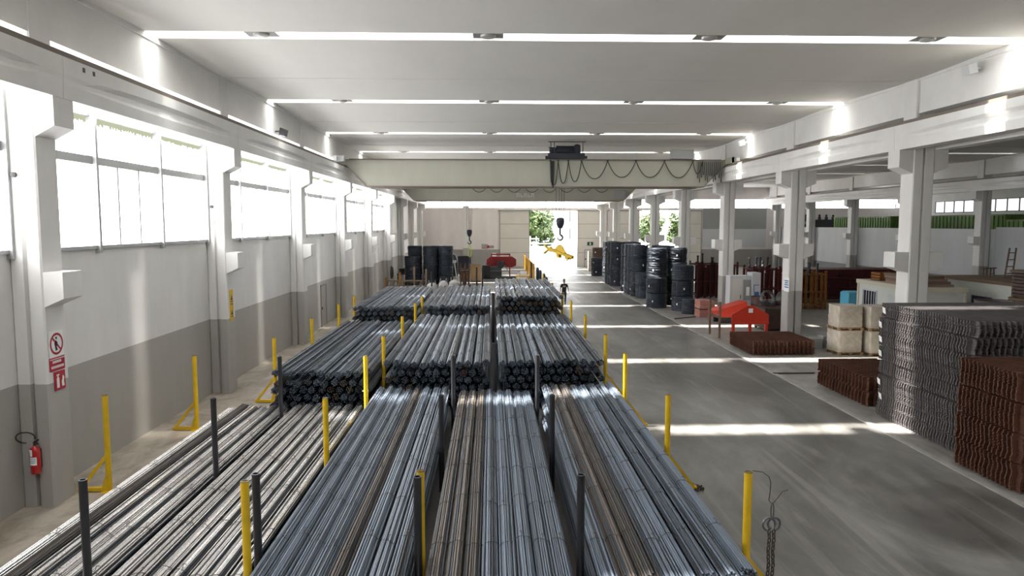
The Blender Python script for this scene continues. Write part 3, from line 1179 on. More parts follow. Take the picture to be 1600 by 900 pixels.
def crane(yc, label, tx, hook_z, loops, main):
    t = thing('overhead_crane', label, 'crane', (0, yc, 0), 0, 'overhead travelling cranes')
    zt, zb = 9.86, 8.30
    for s in (-1, 1):
        b = MB()
        y0, y1 = s * .9 - .238, s * .9 + .24
        poly = [(-9.0, zt), (-9.0, 9.62), (-8.72, 9.56), (-7.55, zb), (13.1, zb), (14.3, 9.56), (14.55, 9.62), (14.55, zt)]
        b.prism(poly, 'y', y0, y1)
        g = b.build('girder', M['crane'], t)
        b = MB()
        yy0, yy1 = y0 - .07, y1 + .07
        b.box(-9.0, 14.55, yy0, yy1, zt, zt + .03)
        b.box(-7.5, 13.05, yy0, yy1, zb - .05, zb)
        b.bar((-8.72, s * .9, 9.54), (-7.53, s * .9, zb - .025), yy1 - yy0, .03)
        b.bar((14.3, s * .9, 9.54), (13.08, s * .9, zb - .025), yy1 - yy0, .03)
        b.build('flange', M['crane_dark'], g)
        b = MB()
        b.box(-8.6, 14.2, s * .9 - .03, s * .9 + .03, zt + .03, zt + .09)
        x = -8
        while x < 14:
            b.box(x - .04, x + .04, s * .9 - .1, s * .9 + .1, zt + .03, zt + .055)
            x += 1.7
        b.build('rail', M['crane_dark'], g)
        b = MB()
        for x in (-3.2, 1.9, 7.0):
            b.box(x - .008, x + .008, y0 - .006, y1 + .006, zb + .01, zt - .01)
        b.build('weld_seam', M['grey_box'], g)
    for nm, x in (('l', -9.02), ('r', 14.56)):
        b = MB()
        b.bevbox(x - .2, x + .2, -2.3, 2.3, 9.62, 9.95, .03)
        e = b.build('end_carriage', M['crane'], t)
        for yy in (-1.9, 1.9):
            b = MB()
            b.prism([(yy + .14 * math.cos(a * PI / 8), 9.67 + .14 * math.sin(a * PI / 8)) for a in range(16)], 'x', x - .06, x + .06)
            b.build('wheel', M['black'], e)
        b = MB()
        sg = 1 if x < 0 else -1
        b.box(x - .16, x + .32 * sg + .16, -2.75, -2.3, 9.64, 9.98)
        b.box(x - .1, x + .1, -2.95, -2.75, 9.68, 9.9)
        b.build('travel_motor', M['grey_box'], e)
    # trolley
    tr = MB()
    tr.box(tx - 1.12, tx + 1.12, -1.1, -.7, 9.97, 10.3)
    tr.box(tx - 1.12, tx + 1.12, .7, 1.1, 9.97, 10.3)
    for x in (-1.0, .85):
        tr.box(tx + x, tx + x + .16, -.72, .72, 10.02, 10.28)
    tr.box(tx - 1.28, tx - 1.12, -1.0, -.8, 9.99, 10.14)
    tr.box(tx + 1.12, tx + 1.28, -1.0, -.8, 9.99, 10.14)
    trl = tr.build('trolley', M['navy'], t)
    b = MB()
    b.prism([(.36 * math.cos(a * PI / 12), 10.5 + .36 * math.sin(a * PI / 12)) for a in range(24)], 'x', tx - .55, tx + .55)
    b.build('rope_drum', M['navy'], trl, smooth=True)
    b = MB()
    b.bevbox(tx + .55, tx + .95, -.4, .4, 10.25, 10.92, .08)
    b.build('gear_case', M['navy'], trl, smooth=True)
    b = MB()
    b.prism([(.24 * math.cos(a * PI / 8), 10.5 + .24 * math.sin(a * PI / 8)) for a in range(16)], 'x', tx - .95, tx - .55)
    b.build('hoist_motor', M['navy'], trl, smooth=True)
    b = MB()
    for x in (-.95, -.75, 1.0):
        b.box(tx + x - .02, tx + x + .02, -1.08, -1.04, 10.3, 11.0)
    b.box(tx - 1.1, tx + 1.15, -1.08, -1.04, 10.96, 11.0)
    b.box(tx - 1.1, tx - .7, -1.08, -1.04, 10.62, 10.66)
    b.build('railing', M['navy'], trl)
    # festoon
    for i, (a, c, sag) in enumerate(loops):
        b = MB()
        b.tube(catenary((a, -1.25, 9.82), (c, -1.25, 9.82), sag), .026, 6)
        b.box(a - .05, a + .05, -1.29, -1.21, 9.80, 9.88)
        b.build('festoon_cable', M['cable'], t, smooth=True)
    b = MB()
    b.box(-7.0, 14.0, -1.26, -1.23, 9.88, 9.92)
    for x in range(-7, 15, 3):
        b.box(x - .02, x + .02, -1.25, -1.2, 9.86, 9.9)
    b.build('festoon_rail', M['crane_dark'], t)
    # ropes, hook block
    b = MB()
    for dx in (-.3, -.07, .09, .27):
        zz = hook_z + 1.2 if dx in (-.07, .09) else hook_z + .62
        b.tube([(tx - .25 + dx, .1, 10.2), (tx - .25 + dx * .82, .1, hook_z + .55)], .014 if main else .016, 5)
    b.build('hoist_rope', M['cable'], t)
    b = MB()
    b.lathe([(.001, .68), (.16, .68), (.25, .60), (.275, .45), (.238, .25), (.15, .03), (.10, 0), (.001, 0)], tx - .25, .1, hook_z, 20, caps=False)
    hb = b.build('hook_block', M['navy'], t, smooth=True)
    b = MB()
    x = tx - .25
    pts = [(x, .1, hook_z), (x, .1, hook_z - .42)]
    b.tube(pts, .06, 8)
    pts = []
    for i in range(15):
        a = PI / 2 - i / 14 * 1.55 * PI
        pts.append((x + .16 * math.cos(a), .1, hook_z - .58 + .16 * math.sin(a)))
    b.tube(pts, [.068 - .002 * i for i in range(15)], 8)
    b.build('hook', M['navy'], hb, smooth=True)
    return t


fl1 = [(3.62, 4.10, 1.45), (4.10, 4.72, 1.35), (4.72, 5.52, 1.25), (5.52, 7.12, 1.08), (7.12, 8.85, .98), (8.85, 10.6, .98), (10.6, 12.35, 1.0), (12.35, 12.95, .75)]
c1 = crane(45.6, 'pale grey double girder crane nearest, with yellow lifting beam on its hook', 4.62, 5.72, fl1, True)
b = MB()
b.bevbox(11.0, 12.35, -1.45, -.95, 9.95, 10.5, .02)
b.build('control_box', M['grey_box'], c1)
b = MB()
for i in range(13):
    x = 12.6 + .12 * i
    b.tube(catenary((x, -1.3, 9.8), (x + .1, -1.3, 9.8), 1.05 + .25 * math.sin(i * 1.7), 8), .016, 5)
b.build('gathered_cable', M['cable'], c1, smooth=True)
b = MB()
for i in range(3):
    b.tube(catenary((3.62 + .05 * i, -1.32, 9.8), (3.74 + .05 * i, -1.32, 9.8), 1.3 + .15 * i, 10), .03, 6)
b.build('gathered_cable', M['cable'], c1, smooth=True)
fl2 = [(-2.0 + 1.72 * i, -2.0 + 1.72 * (i + 1), .72) for i in range(8)]
c2 = crane(72.6, 'pale grey double girder crane farther back, with lime sling on its hook', -1.9, 4.75, fl2, False)
# pale faded lettering strokes on the far girder
b = MB()
q = random.Random(5)
for i in range(5):
    x = 2.55 + .36 * i
    b.box(x, x + .07, -1.165, -1.145, 8.62, 9.0)
    b.box(x, x + .238, -1.165, -1.145, 8.62 if i % 2 else 8.93, 8.69 if i % 2 else 9.0)
    b.box(x + .17, x + .238, -1.165, -1.145, 8.62, 9.0 if i % 2 == 0 else 8.8)
b.build('faded_lettering', M['white_paint'], c2)
b = MB()
b.bevbox(12.0, 13.2, -1.5, -1.16, 8.5, 9.3, .02)
b.build('control_box', M['grey_box'], c2)

# yellow lifting beam hanging from the first hook
lb = thing('lifting_beam', 'yellow steel lifting beam hanging askew from the nearest crane hook', 'lifting beam', (4.37, 45.7, 4.28), -.75)
b = MB()
b.tube([(0, 0, .62), (0, 0, .42)], .02, 6)
ring(b, (0, 0, .72), .07, .11, .018)
b.tube([(0, 0, .42), (-.25, 0, .25)], .014, 5)
b.tube([(0, 0, .42), (.3, 0, .2)], .014, 5)
b.build('sling', M['strap'], lb, smooth=True)
b = MB()
for yy in (-.12, .12):
    b.bar((-.9, yy, .14), (1.0, yy, -.36), .03, .17)
b.bar((-.9, 0, .22), (1.0, 0, -.28), .27, .025)
b.bar((-.9, 0, .06), (1.0, 0, -.44), .27, .025)
b.prism([(-.45, .10), (-.12, .40), (.12, .40), (.5, -.12)], 'y', -.05, .05)
b.build('beam', M['yellow'], lb)
b = MB()
b.prism([(-.25, -.06), (.0, -.14), (.02, -.42), (-.14, -.38)], 'y', -.15, .15)
b.prism([(.45, -.22), (.75, -.30), (.72, -.50), (.52, -.48)], 'y', -.15, .15)
b.build('guide_plate', M['yellow'], lb)
b = MB()
b.bar((-1.25, 0, .36), (-.72, 0, -.02), .2, .09)
b.bar((-1.28, 0, -.16), (-.7, 0, .26), .2, .09)
b.build('end_claw', M['yellow'], lb)
b = MB()
b.bar((.98, 0, -.36), (1.0, 0, .25), .03)
b.bar((.9, 0, .1), (1.1, 0, .1), .03)
b.build('guide_rod', M['orange_yellow'], lb)
b = MB()
for x, z in ((.55, -.30), (.85, -.36)):
    b.bar((x, 0, z), (x, 0, z - .22), .05)
    b.bar((x - .12, 0, z - .24), (x + .14, 0, z - .24), .07, .06)
b.build('hook_foot', M['orange'], lb)
# lime sling on the second hook
sl = thing('lifting_sling', 'lime and black lifting sling hanging on the farther crane hook', 'sling', (-2.15, 72.7, 3.86))
b = MB()
pts = []
for i in range(17):
    a = PI * 2 * i / 16
    pts.append((.16 * math.sin(a) * (1.1 - .3 * math.cos(a)), 0, -.55 + .60 * math.cos(a)))
b.tube(pts[:-1], .035, 6, closed=True)
b.build('webbing', M['lime'], sl, smooth=True)
b = MB()
b.tube([(0, 0, -1.15), (0, 0, -1.75)], .03, 6)
b.bar((-.25, 0, -1.45), (.2, 0, -1.5), .05)
b.build('chain_drop', M['navy'], sl)

# floodlights on the girders ------------------------------------------------


def floodlight(x, y, z, sgn, dark, label):
    t = thing('floodlight', label, 'lamp', (x, y, z), 0, 'floodlights on the roof beams')
    b = MB()
    b.box(-.03 * sgn, .22 * sgn, -.03, .03, -.03, .03) if sgn > 0 else b.box(.22 * sgn, .03, -.03, .03, -.03, .03)
    b.build('bracket', M['black'] if dark else M['white_paint'], t)
    b = MB()
    b.prism([(sgn * .16, -.16), (sgn * .42, -.22), (sgn * .48, .06), (sgn * .22, .16)], 'y', -.17, .17)
    b.build('housing', M['black'] if dark else M['white_paint'], t)
    return t


floodlight(-9.27, 32.0, 9.98, 1, True, 'dark floodlight on the left roof beam, nearer one')
floodlight(-9.27, 53.0, 10.2, 1, True, 'dark floodlight on the left roof beam, beyond the nearest crane')
floodlight(14.97, 22.2, 10.75, -1, False, 'white floodlight on the right roof beam, at the frame edge')
floodlight(14.97, 42.4, 10.75, -1, False, 'white floodlight on the right roof beam, near the crane end')

# ================================================================== FIRE EXTINGUISHER, SIGNS
fx = thing('fire_extinguisher', 'red fire extinguisher with white labels and black hose on nearest left pillar', 'fire extinguisher', (-9.56, 15.08, .78))
b = MB()
b.lathe([(.001, 0), (.085, 0), (.098, .02), (.098, .47), (.085, .54), (.045, .58), (.03, .60), (.001, .60)], n=20, caps=False)
b.build('cylinder', M['ext_red'], fx, smooth=True)
b = MB()
b.lathe([(.028, .59), (.032, .66), (.02, .69)], n=12)
b.bar((0, 0, .68), (.10, -.03, .73), .03)
b.bar((0, 0, .66), (.09, -.03, .64), .025)
b.build('valve', M['black'], fx)
b = MB()
pts = []
for i in range(20):
    a = -.35 + i / 19 * 5.2
    pts.append((-.16 + .19 * math.cos(a), -.02 - .002 * i, .78 + .11 * math.sin(a)))
b.tube(pts, .014, 8)
b.build('hose', M['cable'], fx, smooth=True)
b = MB()


def patch(mb, r, a0, a1, z0, z1, n=8):
    vs = [(r * math.sin(a0 + (a1 - a0) * i / n), -r * math.cos(a0 + (a1 - a0) * i / n), z) for z in (z0, z1) for i in range(n + 1)]
    mb.add(vs, [(i, i + 1, n + 2 + i, n + 1 + i) for i in range(n)])


patch(b, .1005, -1.1, .75, .20, .37)
b.build('label', M['tag'], fx)
b = MB()
patch(b, .103, -.95, .0, .39, .53)
b.build('inspection_tag', M['tag'], fx)
b = MB()
for z in (.33, .29, .25):
    patch(b, .1015, -.9, .5, z, z + .012)
b.build('print', M['blue'], fx)
b = MB()
b.box(-.06, .06, .098, .125, .1, .5)
b.build('wall_bracket', M['black'], fx)


def disc(mb, cx, cz, r0, r1, y, n=32):
    """ring lying in a plane facing -Y (then turned)"""
    vs = [(cx + r * math.cos(2 * PI * i / n), y, cz + r * math.sin(2 * PI * i / n)) for r in (r0, r1) for i in range(n)]
    mb.add(vs, [(i, (i + 1) % n, n + (i + 1) % n, n + i) for i in range(n)])


def sign_prohibition():
    t = thing('safety_sign', 'white prohibition sign with red ring and crossed figure on nearest left pillar', 'sign', (-9.262, 15.52, 3.46), PI / 2)
    b = MB()
    b.box(-.25, .25, -.004, .012, -.28, .28)
    b.build('board', M['tag'], t)
    b = MB()
    disc(b, 0, 0, .185, .235, -.006)
    b.bar((-.15, -.006, .15), (.15, -.006, -.15), .004, .04)
    b.build('red_ring', M['signred'], t)
    b = MB()
    b.prism([(-.08, .02), (-.02, .08), (.04, .02), (.0, -.06), (.03, -.13), (-.04, -.15), (-.06, -.06)], 'y', -.008, -.005)
    b.prism([(-.03, .15), (.02, .15), (.02, .1), (-.03, .1)], 'y', -.008, -.005)
    b.build('black_figure', M['black'], t)


sign_prohibition()
t = thing('safety_sign', 'red sign with two white lines of print below the prohibition ring', 'sign', (-9.262, 15.52, 3.03), PI / 2)
b = MB()
b.box(-.26, .26, -.004, .012, -.14, .15)
b.build('board', M['signred'], t)
b = MB()
for z, w in ((.05, .17), (-.06, .22)):
    x = -w
    while x < w - .03:
        b.box(x, x + .03, -.007, -.003, z - .025, z + .03)
        x += .045
b.box(-.26, .26, -.007, -.003, .105, .12)
b.build('print', M['tag'], t)
t = thing('safety_sign', 'red fire extinguisher sign with white pictogram, lowest on nearest left pillar', 'sign', (-9.262, 15.58, 2.66), PI / 2)
b = MB()
b.box(-.19, .19, -.004, .012, -.20, .20)
b.build('board', M['signred'], t)
b = MB()
b.box(-.12, -.03, -.007, -.003, -.15, .06)
b.box(-.10, -.05, -.007, -.003, .06, .10)
b.box(-.12, -.02, -.007, -.003, .11, .14)
b.prism([(.06, -.14), (.15, -.14), (.13, -.04), (.15, .05), (.1, .1), (.08, .02), (.05, -.04)], 'y', -.007, -.003)
b.build('pictogram', M['tag'], t)
t = thing('safety_sign', 'tall narrow yellow warning sign with black marks on the second left pillar', 'sign', (-9.262, 25.95, 3.12), PI / 2)
b = MB()
b.box(-.16, .16, -.004, .015, -.55, .55)
b.build('board', M['yellow'], t)
b = MB()
for z in (.28, -.25):
    b.prism([(-.1, z - .1), (.1, z - .1), (0, z + .08)], 'y', -.008, -.003)
    b.box(-.12, .12, -.008, -.003, z - .17, z - .14)
b.box(-.12, .12, -.008, -.003, .02, .05)
b.build('marks', M['black'], t)
t = thing('notice', 'white notice with blue print on the second right-hand pillar', 'sign', (14.885, 35.9, 2.95), -PI / 2)
b = MB()
b.box(-.3, .3, -.004, .012, -.34, .36)
b.build('board', M['tag'], t)
b = MB()
for z, w in ((.2, .24), (.1, .2), (0, .24), (-.12, .24)):
    b.box(-w, w, -.008, -.003, z - .03, z + .03)
b.build('blue_print', M['blue'], t)
for y in (15.2, 25.6):
    b = MB()
    b.lathe([(.001, 0), (.055, 0), (.055, .06), (.001, .07)], n=14, caps=False)
    o = b.build('junction_box', M['black'], loc=(-9.72 if y < 20 else -9.7, y - .0, 7.0 if y < 20 else 6.6), smooth=True)
    o.rotation_euler = (PI / 2, 0, 0)
    tag(o, f"small black round box on the {'nearest' if y < 20 else 'second'} left pillar, level with the window", 'junction box', 'small round boxes on left pillars')
#@@PART4
# ================================================================== WIRE ROD COILS


def coil_mesh(seed, h, ro, ri, material, rows=15, n=44):
    q = random.Random(seed)
    prof = []
    for i in range(rows):
        z = h * (i + .5) / rows
        d = h / rows / 2
        j = q.uniform(-.022, .018)
        prof += [(ro + j - .014, z - d * .96, q.random()), (ro + j + .006, z - d * .4, q.random()), (ro + j + .006, z + d * .4, q.random())]
    prof += [(ro - .03, h, .1)]
    for i in range(4):
        r = ro - (ro - ri) * (i + .6) / 4.4
        prof += [(r + .03, h - .015, .3), (r, h + .012, .5)]
    prof += [(ri + .01, h - .01, .2), (ri, h * .66, .6), (ri + .015, h * .33, .3), (ri, .02, .8), (ri + .05, 0, .4), (ro - .05, 0, .7)]
    b = MB()
    k = len(prof)
    vs = []
    for r, z, ph in prof:
        for j in range(n):
            t = 2 * PI * j / n
            rr = r + .008 * math.sin(t * 3 + ph * 6.3) + .006 * math.sin(t * 7 + ph * 12)
            vs.append((rr * math.cos(t), rr * math.sin(t), z + .006 * math.sin(t * 2 + ph * 9)))
    fs = []
    for i in range(k):
        p = (i + 1) % k
        for j in range(n):
            j2 = (j + 1) % n
            fs.append((i * n + j, i * n + j2, p * n + j2, p * n + j))
    b.add(vs, fs)
    return b.mesh('windings', material, smooth=True)


CH, CRO, CRI = 1.02, .725, .43
coil_me = [coil_mesh(i, CH, CRO, CRI, M['coil']) for i in range(3)] + [coil_mesh(9, CH, CRO, CRI, M['coil_rust'])]
b = MB()
b.box(CRI - .03, CRO + .03, -.012, .012, CH + .012, CH + .02)
b.box(CRO + .024, CRO + .034, -.012, .012, 0, CH + .02)
b.box(CRI - .034, CRI - .024, -.012, .012, 0, CH + .02)
strap_me = b.mesh('strap', M['strap'])
b = MB()
b.add([(CRO + .04, -.05, .42), (CRO + .04, .05, .42), (CRO + .045, .05, .56), (CRO + .045, -.05, .56)], [(0, 1, 2, 3)])
b.add([(CRO + .036, -.05, .42), (CRO + .036, .05, .42), (CRO + .041, .05, .56), (CRO + .041, -.05, .56)], [(3, 2, 1, 0)])
tag_me = b.mesh('tag', M['tag'])


def coil(x, y, z, label, group, me=None, scale=None, tagged=True):
    t = thing('wire_coil', label, 'wire coil', (x, y, z), R.uniform(-.3, .3), group)
    part_from(me or coil_me[R.randrange(3)], 'windings', t, (0, 0, 0), (0, 0, R.uniform(0, 6)))
    for k in range(4):
        part_from(strap_me, 'strap', t, (0, 0, 0), (0, 0, k * PI / 2 + .5))
    if tagged:
        o = part_from(tag_me, 'tag', t, (0, 0, 0), (0, 0, -PI / 2 - R.uniform(-.2, .9)))
        o['label'] = 'white paper tag'
    if scale:
        t.scale = scale
    return t


def coil_stack(x, y, n, where, group, me=None):
    zs = .9 if x < 0 else 1.0
    for k in range(n):
        lev = 'on the floor' if k == 0 else ('topmost' if k == n - 1 else ORD[k] + ' from the floor')
        coil(x + R.uniform(-.03, .03), y + R.uniform(-.03, .03), (CH + .05) * zs * k, f"dark wire coil {where}, {lev}", group, me, tagged=R.random() < .75 and x > 0, scale=(1, 1, zs))


gr = 'dark wire coils along the roadway'
coil_stack(11.98, 51.75, 2, 'in the two-high stack nearest the camera', gr)
coil_stack(12.30, 53.35, 4, 'in the tall stack behind the nearest short one', gr)
coil_stack(13.86, 53.6, 4, 'in the four-high stack beside the third pillar', gr)
coil_stack(13.30, 49.75, 3, 'in the three-high stack before the tall ones', gr)
coil(13.36, 47.95, 0, 'single low dark wire rod coil alone on the floor before the stacks', gr, scale=(.76, .76, .98), tagged=False)
coil_stack(12.48, 58.3, 2, 'in the two-high stack fronting the second row', gr)
for i, y in enumerate((59.95, 61.5, 63.05, 64.6)):
    coil_stack(12.40, y, 4, f"in second row along the roadway, {ORD[i]} stack", gr)
for i, y in enumerate((58.3, 60.0)):
    coil_stack(14.15, y, 4, f"behind the second row, {ORD[i]} stack", gr)
for i, y in enumerate((69.9, 71.45, 73.0, 74.55)):
    coil_stack(12.28, y, 4, f"in third row along the roadway, {ORD[i]} stack", gr)
for i, y in enumerate((70.0, 71.6)):
    coil_stack(13.85, y, 4, f"behind the third row, {ORD[i]} stack", gr)
coil_stack(12.35, 83.6, 2, 'in the far low stack close to the back doors', gr)
coil_stack(12.9, 87.0, 3, 'in the brownish stack nearest the wicket door', gr, coil_me[3])
gl = 'dark wire coils at the left end of the hall'
coil_stack(-7.75, 71.4, 3, 'at the left end, front left three-high stack', gl)
coil_stack(-7.6, 73.0, 4, 'at the left end, back left stack', gl)
coil_stack(-6.05, 72.4, 4, 'at the left end, middle stack', gl)
coil_stack(-5.3, 73.85, 4, 'at the left end, stack behind the middle one', gl)
coil_stack(-4.5, 72.35, 4, 'at the left end, right-hand stack', gl)

# ================================================================== RIGHT-HAND GOODS


def pallet(t, lx, ly):
    b = MB()
    for i in range(6):
        x = -lx / 2 + (lx - .11) * i / 5
        b.box(x, x + .11, -ly / 2, ly / 2, .115, .137)
    for i in range(3):
        y = -ly / 2 + (ly - .1) * i / 2
        b.box(-lx / 2, lx / 2, y, y + .1, .093, .115)
        for j in range(3):
            x = -lx / 2 + (lx - .12) * j / 2
            b.box(x, x + .12, y, y + .1, .022, .093)
        b.box(-lx / 2, lx / 2, y, y + .1, 0, .022)
    b.build('pallet', M['wood'], t)


def load_mesh(seed, lx, ly, h):
    q = random.Random(seed)
    b = MB()
    nz, nn = 7, 28
    vs = []
    for k in range(nz + 1):
        z = .14 + h * k / nz
        for j in range(nn):
            t = 2 * PI * j / nn
            c, s = math.cos(t), math.sin(t)
            e = .13
            x = lx / 2 * math.copysign(abs(c) ** e, c)
            y = ly / 2 * math.copysign(abs(s) ** e, s)
            g = 1 + q.uniform(-.012, .012) + (.012 if k % 2 else -.014)
            vs.append((x * g, y * g, z))
    fs = [(k * nn + j, k * nn + (j + 1) % nn, (k + 1) * nn + (j + 1) % nn, (k + 1) * nn + j) for k in range(nz) for j in range(nn)]
    fs.append(tuple(nz * nn + j for j in range(nn)))
    fs.append(tuple(range(nn - 1, -1, -1)))
    b.add(vs, fs)
    return b


gpal = 'wrapped pallets beyond the tall mesh stack'
for i, (x, y, nm) in enumerate(((16.45, 32.9, 'left'), (17.75, 32.6, 'right'))):
    for k in range(2):
        t = thing('wrapped_pallet', f"wrapped pallet of pale bags by the dark mesh stack, {nm} column, {['lower', 'upper'][k]}", 'pallet', (x, y, 1.135 * k), .04 * (1 - 2 * k), gpal)
        pallet(t, 1.16, 1.2)
        load_mesh(i * 2 + k, 1.12, 1.16, .985).build('wrapped_bags', M['wrap'], t, smooth=True)
t = thing('wrapped_pallet', 'low pale wrapped bale on pallet between wrapped pallets and white cabin', 'pallet', (19.6, 35.0, 0), .1)
pallet(t, 1.3, 1.1)
load_mesh(20, 1.26, 1.06, 1.6).build('wrapped_bags', M['wrap'], t, smooth=True)

# red gabled plate on legs
t = thing('gabled_stand', 'red gabled steel plate on legs standing behind the rusty mat stack', 'steel frame', (13.55, 37.2, 0))
b = MB()
b.prism([(-.98, .78), (.98, .78), (.98, 1.28), (.15, 1.74), (-.15, 1.74), (-.98, 1.28)], 'y', -.03, .03)
b.prism([(-.98, .78), (.98, .78), (.98, .88), (-.98, .88)], 'y', -.07, .07)
b.build('plate', M['red'], t)
for x in (-.88, 0, .86):
    b = MB()
    b.box(x - .07, x + .07, -.07, .07, 0, .8)
    b.box(x - .14, x + .14, -.2, .2, 0, .03)
    b.build('leg', M['red'], t)
b = MB()
b.box(-.1, .13, -.037, -.03, 1.38, 1.6)
b.build('label', M['tag'], t)['label'] = 'pale square label'
# H frame of two posts
t = thing('post_frame', 'two brown upright posts joined by a crossbar at the roadway edge', 'steel frame', (12.0, 38.2, 0))
for s in (-1, 1):
    b = MB()
    b.box(-.05 - .02 * s, .05 - .02 * s, s * .78 - .05, s * .78 + .05, 0, 1.92)
    b.build('upright', M['wood_dark'], t)
b = MB()
b.bar((.0, -.78, 1.12), (0, .78, 1.12), .08, .1)
b.build('crossbar', M['black'], t)
# stacked red blocks with strap
t = thing('block_stack', 'stack of faded red blocks with black strap beside the low coil', 'blocks', (13.95, 46.6, 0), .0)
for k in range(4):
    b = MB()
    b.bevbox(-.5, .5, -.6, .6, .27 * k + .0, .27 * k + .265, .03)
    o = b.build('block', mat('faded_red_block', (.45, .20, .16), .7, noise=.3, nscale=4) if k == 0 else bpy.data.materials['faded_red_block'], t)
b = MB()
b.box(-.52, .52, -.62, .62, .48, .53)
b.build('strap', M['black'], t)
# red wedge shovel / tank with small tools
t = thing('tipping_skip', 'red wedge-shaped tipping skip beside the third right pillar', 'skip', (14.6, 43.7, 0), .1)
b = MB()
b.prism([(-1.0, .35), (-1.15, .75), (.9, 1.3), (1.05, .35)], 'y', -.55, .55)
b.build('tub', M['red'], t)
b = MB()
b.box(-.8, .95, -.5, -.35, 0, .35)
b.box(-.8, .95, .35, .5, 0, .35)
b.build('runner', M['black'], t)
# white electrical cabinet round the third pillar
t = thing('electrical_cabinet', 'tall white switch cabinet standing against the third right-hand pillar', 'cabinet', (16.05, 45.1, 0))
b = MB()
b.bevbox(-1.0, .35, -.1, .75, 0, 2.75, .015)
b.build('body', M['white_paint'], t)
b = MB()
b.box(.36, .90, -.25, .75, 0, 2.95)
b.build('side_panel', M['white_paint'], t)
b = MB()
b.box(-.86, -.25, -.125, -.1, .35, 2.55)
d = b.build('cabinet_door', M['cabin'], t)
b = MB()
b.box(-.34, -.30, -.15, -.125, 1.3, 1.55)
b.build('handle', M['black'], d)
b = MB()
b.box(-.15, .30, -.16, -.1, 1.2, 2.5)
b.build('control_panel', M['grey_box'], t)
b = MB()
b.box(.02, .22, -.19, -.16, 1.5, 2.05)
b.build('switch_plate', M['tag'], t)
b = MB()
b.box(.50, .80, -.27, -.25, 1.25, 1.75)
b.box(.46, .50, -.27, -.25, 1.75, 2.2)
b.box(.46, .78, -.27, -.25, 2.16, 2.2)
b.build('blue_marks', M['blue'], t)
# brown drum in front of the cabinet
t = thing('steel_drum', 'brown ribbed drum standing before the white switch cabinet', 'drum', (16.35, 43.6, 0))
b = MB()
b.lathe([(.001, 0), (.42, 0), (.44, .04), (.42, .08), (.42, .55), (.445, .58), (.42, .61), (.42, 1.1), (.445, 1.14), (.42, 1.18), (.42, 1.55), (.44, 1.6), (.40, 1.6), (.40, 1.55), (.001, 1.55)], n=28, caps=False)
b.build('body', M['darkbrown'], t, smooth=True)
# dark crate with wire rolls on it
t = thing('steel_crate', 'dark low steel crate carrying rolls of wire behind the red plate', 'crate', (16.35, 40.6, 0))
b = MB()
b.box(-1.0, 1.0, -.8, .8, .12, .16)
for s in (-1, 1):
    b.box(-1.0, 1.0, s * .8 - .02, s * .8 + .02, .12, 1.25)
    b.box(s * 1.0 - .02, s * 1.0 + .02, -.8, .8, .12, 1.25)
    for u in (-1, 1):
        b.box(s * .94 - .06, s * .94 + .06, u * .74 - .06, u * .74 + .06, 0, 1.3)
b.box(-1.0, 1.0, -.8, .8, 1.2, 1.25)
b.build('box', M['darkbrown'], t)
for i, (dx, dy, z, tilt, rz, where) in enumerate(((-.72, -.3, 1.80, 1.3, .3, 'left'), (.22, -.42, 1.80, 1.3, .3, 'middle'), (-.35, .6, 1.455, .02, .2, 'flat at the back'), (.95, .35, 1.78, 1.3, .5, 'right'))):
    t = thing('wire_roll', f"loose roll of grey galvanised wire on the dark crate, {where} one", 'wire roll', (16.35 + dx, 40.6 + dy, z), rz, 'rolls of wire on the dark crate')
    b = MB()
    q = random.Random(i)
    for k in range(16):
        rr = .34 + .12 * q.random()
        zz = q.uniform(-.14, .14)
        pts = []
        for j in range(24):
            a = 2 * PI * j / 24
            p = Vector((rr * math.cos(a), rr * math.sin(a), zz + .02 * math.sin(2 * a + k)))
            p.rotate(Quaternion((1, 0, 0), tilt))
            pts.append(p)
        b.tube(pts, .014, 5, closed=True)
    b.build('windings', M['greywire'] if i != 3 else M['coil'], t, smooth=True)

# racks of vertical dark-red posts behind the coils


def post_rack(x, y, w, d, h, nx, ny, material, post_mat, label, spikes=True, seed=1):
    q = random.Random(seed)
    t = thing('storage_rack', label, 'rack', (x, y, 0))
    b = MB()
    for i in range(2):
        for j in range(2):
            px, py = (-w / 2, w / 2)[i], (-d / 2, d / 2)[j]
            b.box(px - .07, px + .07, py - .07, py + .07, 0, h + .25)
    for z in (.25, h * .5, h):
        for s in (-1, 1):
            b.box(-w / 2, w / 2, s * d / 2 - .05, s * d / 2 + .05, z - .05, z + .05)
            b.box(s * w / 2 - .05, s * w / 2 + .05, -d / 2, d / 2, z - .05, z + .05)
    b.build('frame', material, t)
    for i in range(nx):
        b = MB()
        px = -w / 2 + .2 + (w - .4) * i / max(1, nx - 1)
        for j in range(ny):
            py = -d / 2 + .2 + (d - .4) * j / max(1, ny - 1)
            hh = h + q.uniform(-.25, .22)
            b.box(px - .09, px + .09, py - .05, py + .05, .02, hh)
        b.build('slat_row', material, t)
    if spikes:
        for i in range(nx):
            px = -w / 2 + .3 + (w - .6) * i / max(1, nx - 1) + q.uniform(-.1, .1)
            hh = h + q.uniform(.55, .95)
            b = MB()
            b.lathe([(.10, h * .3), (.11, h + .2), (.07, h + .28), (.07, hh - .12), (.10, hh - .1), (.09, hh)], px, q.uniform(-d / 2 + .2, d / 2 - .2), 0, 10)
            b.build('prop_tube', post_mat, t)
    return t


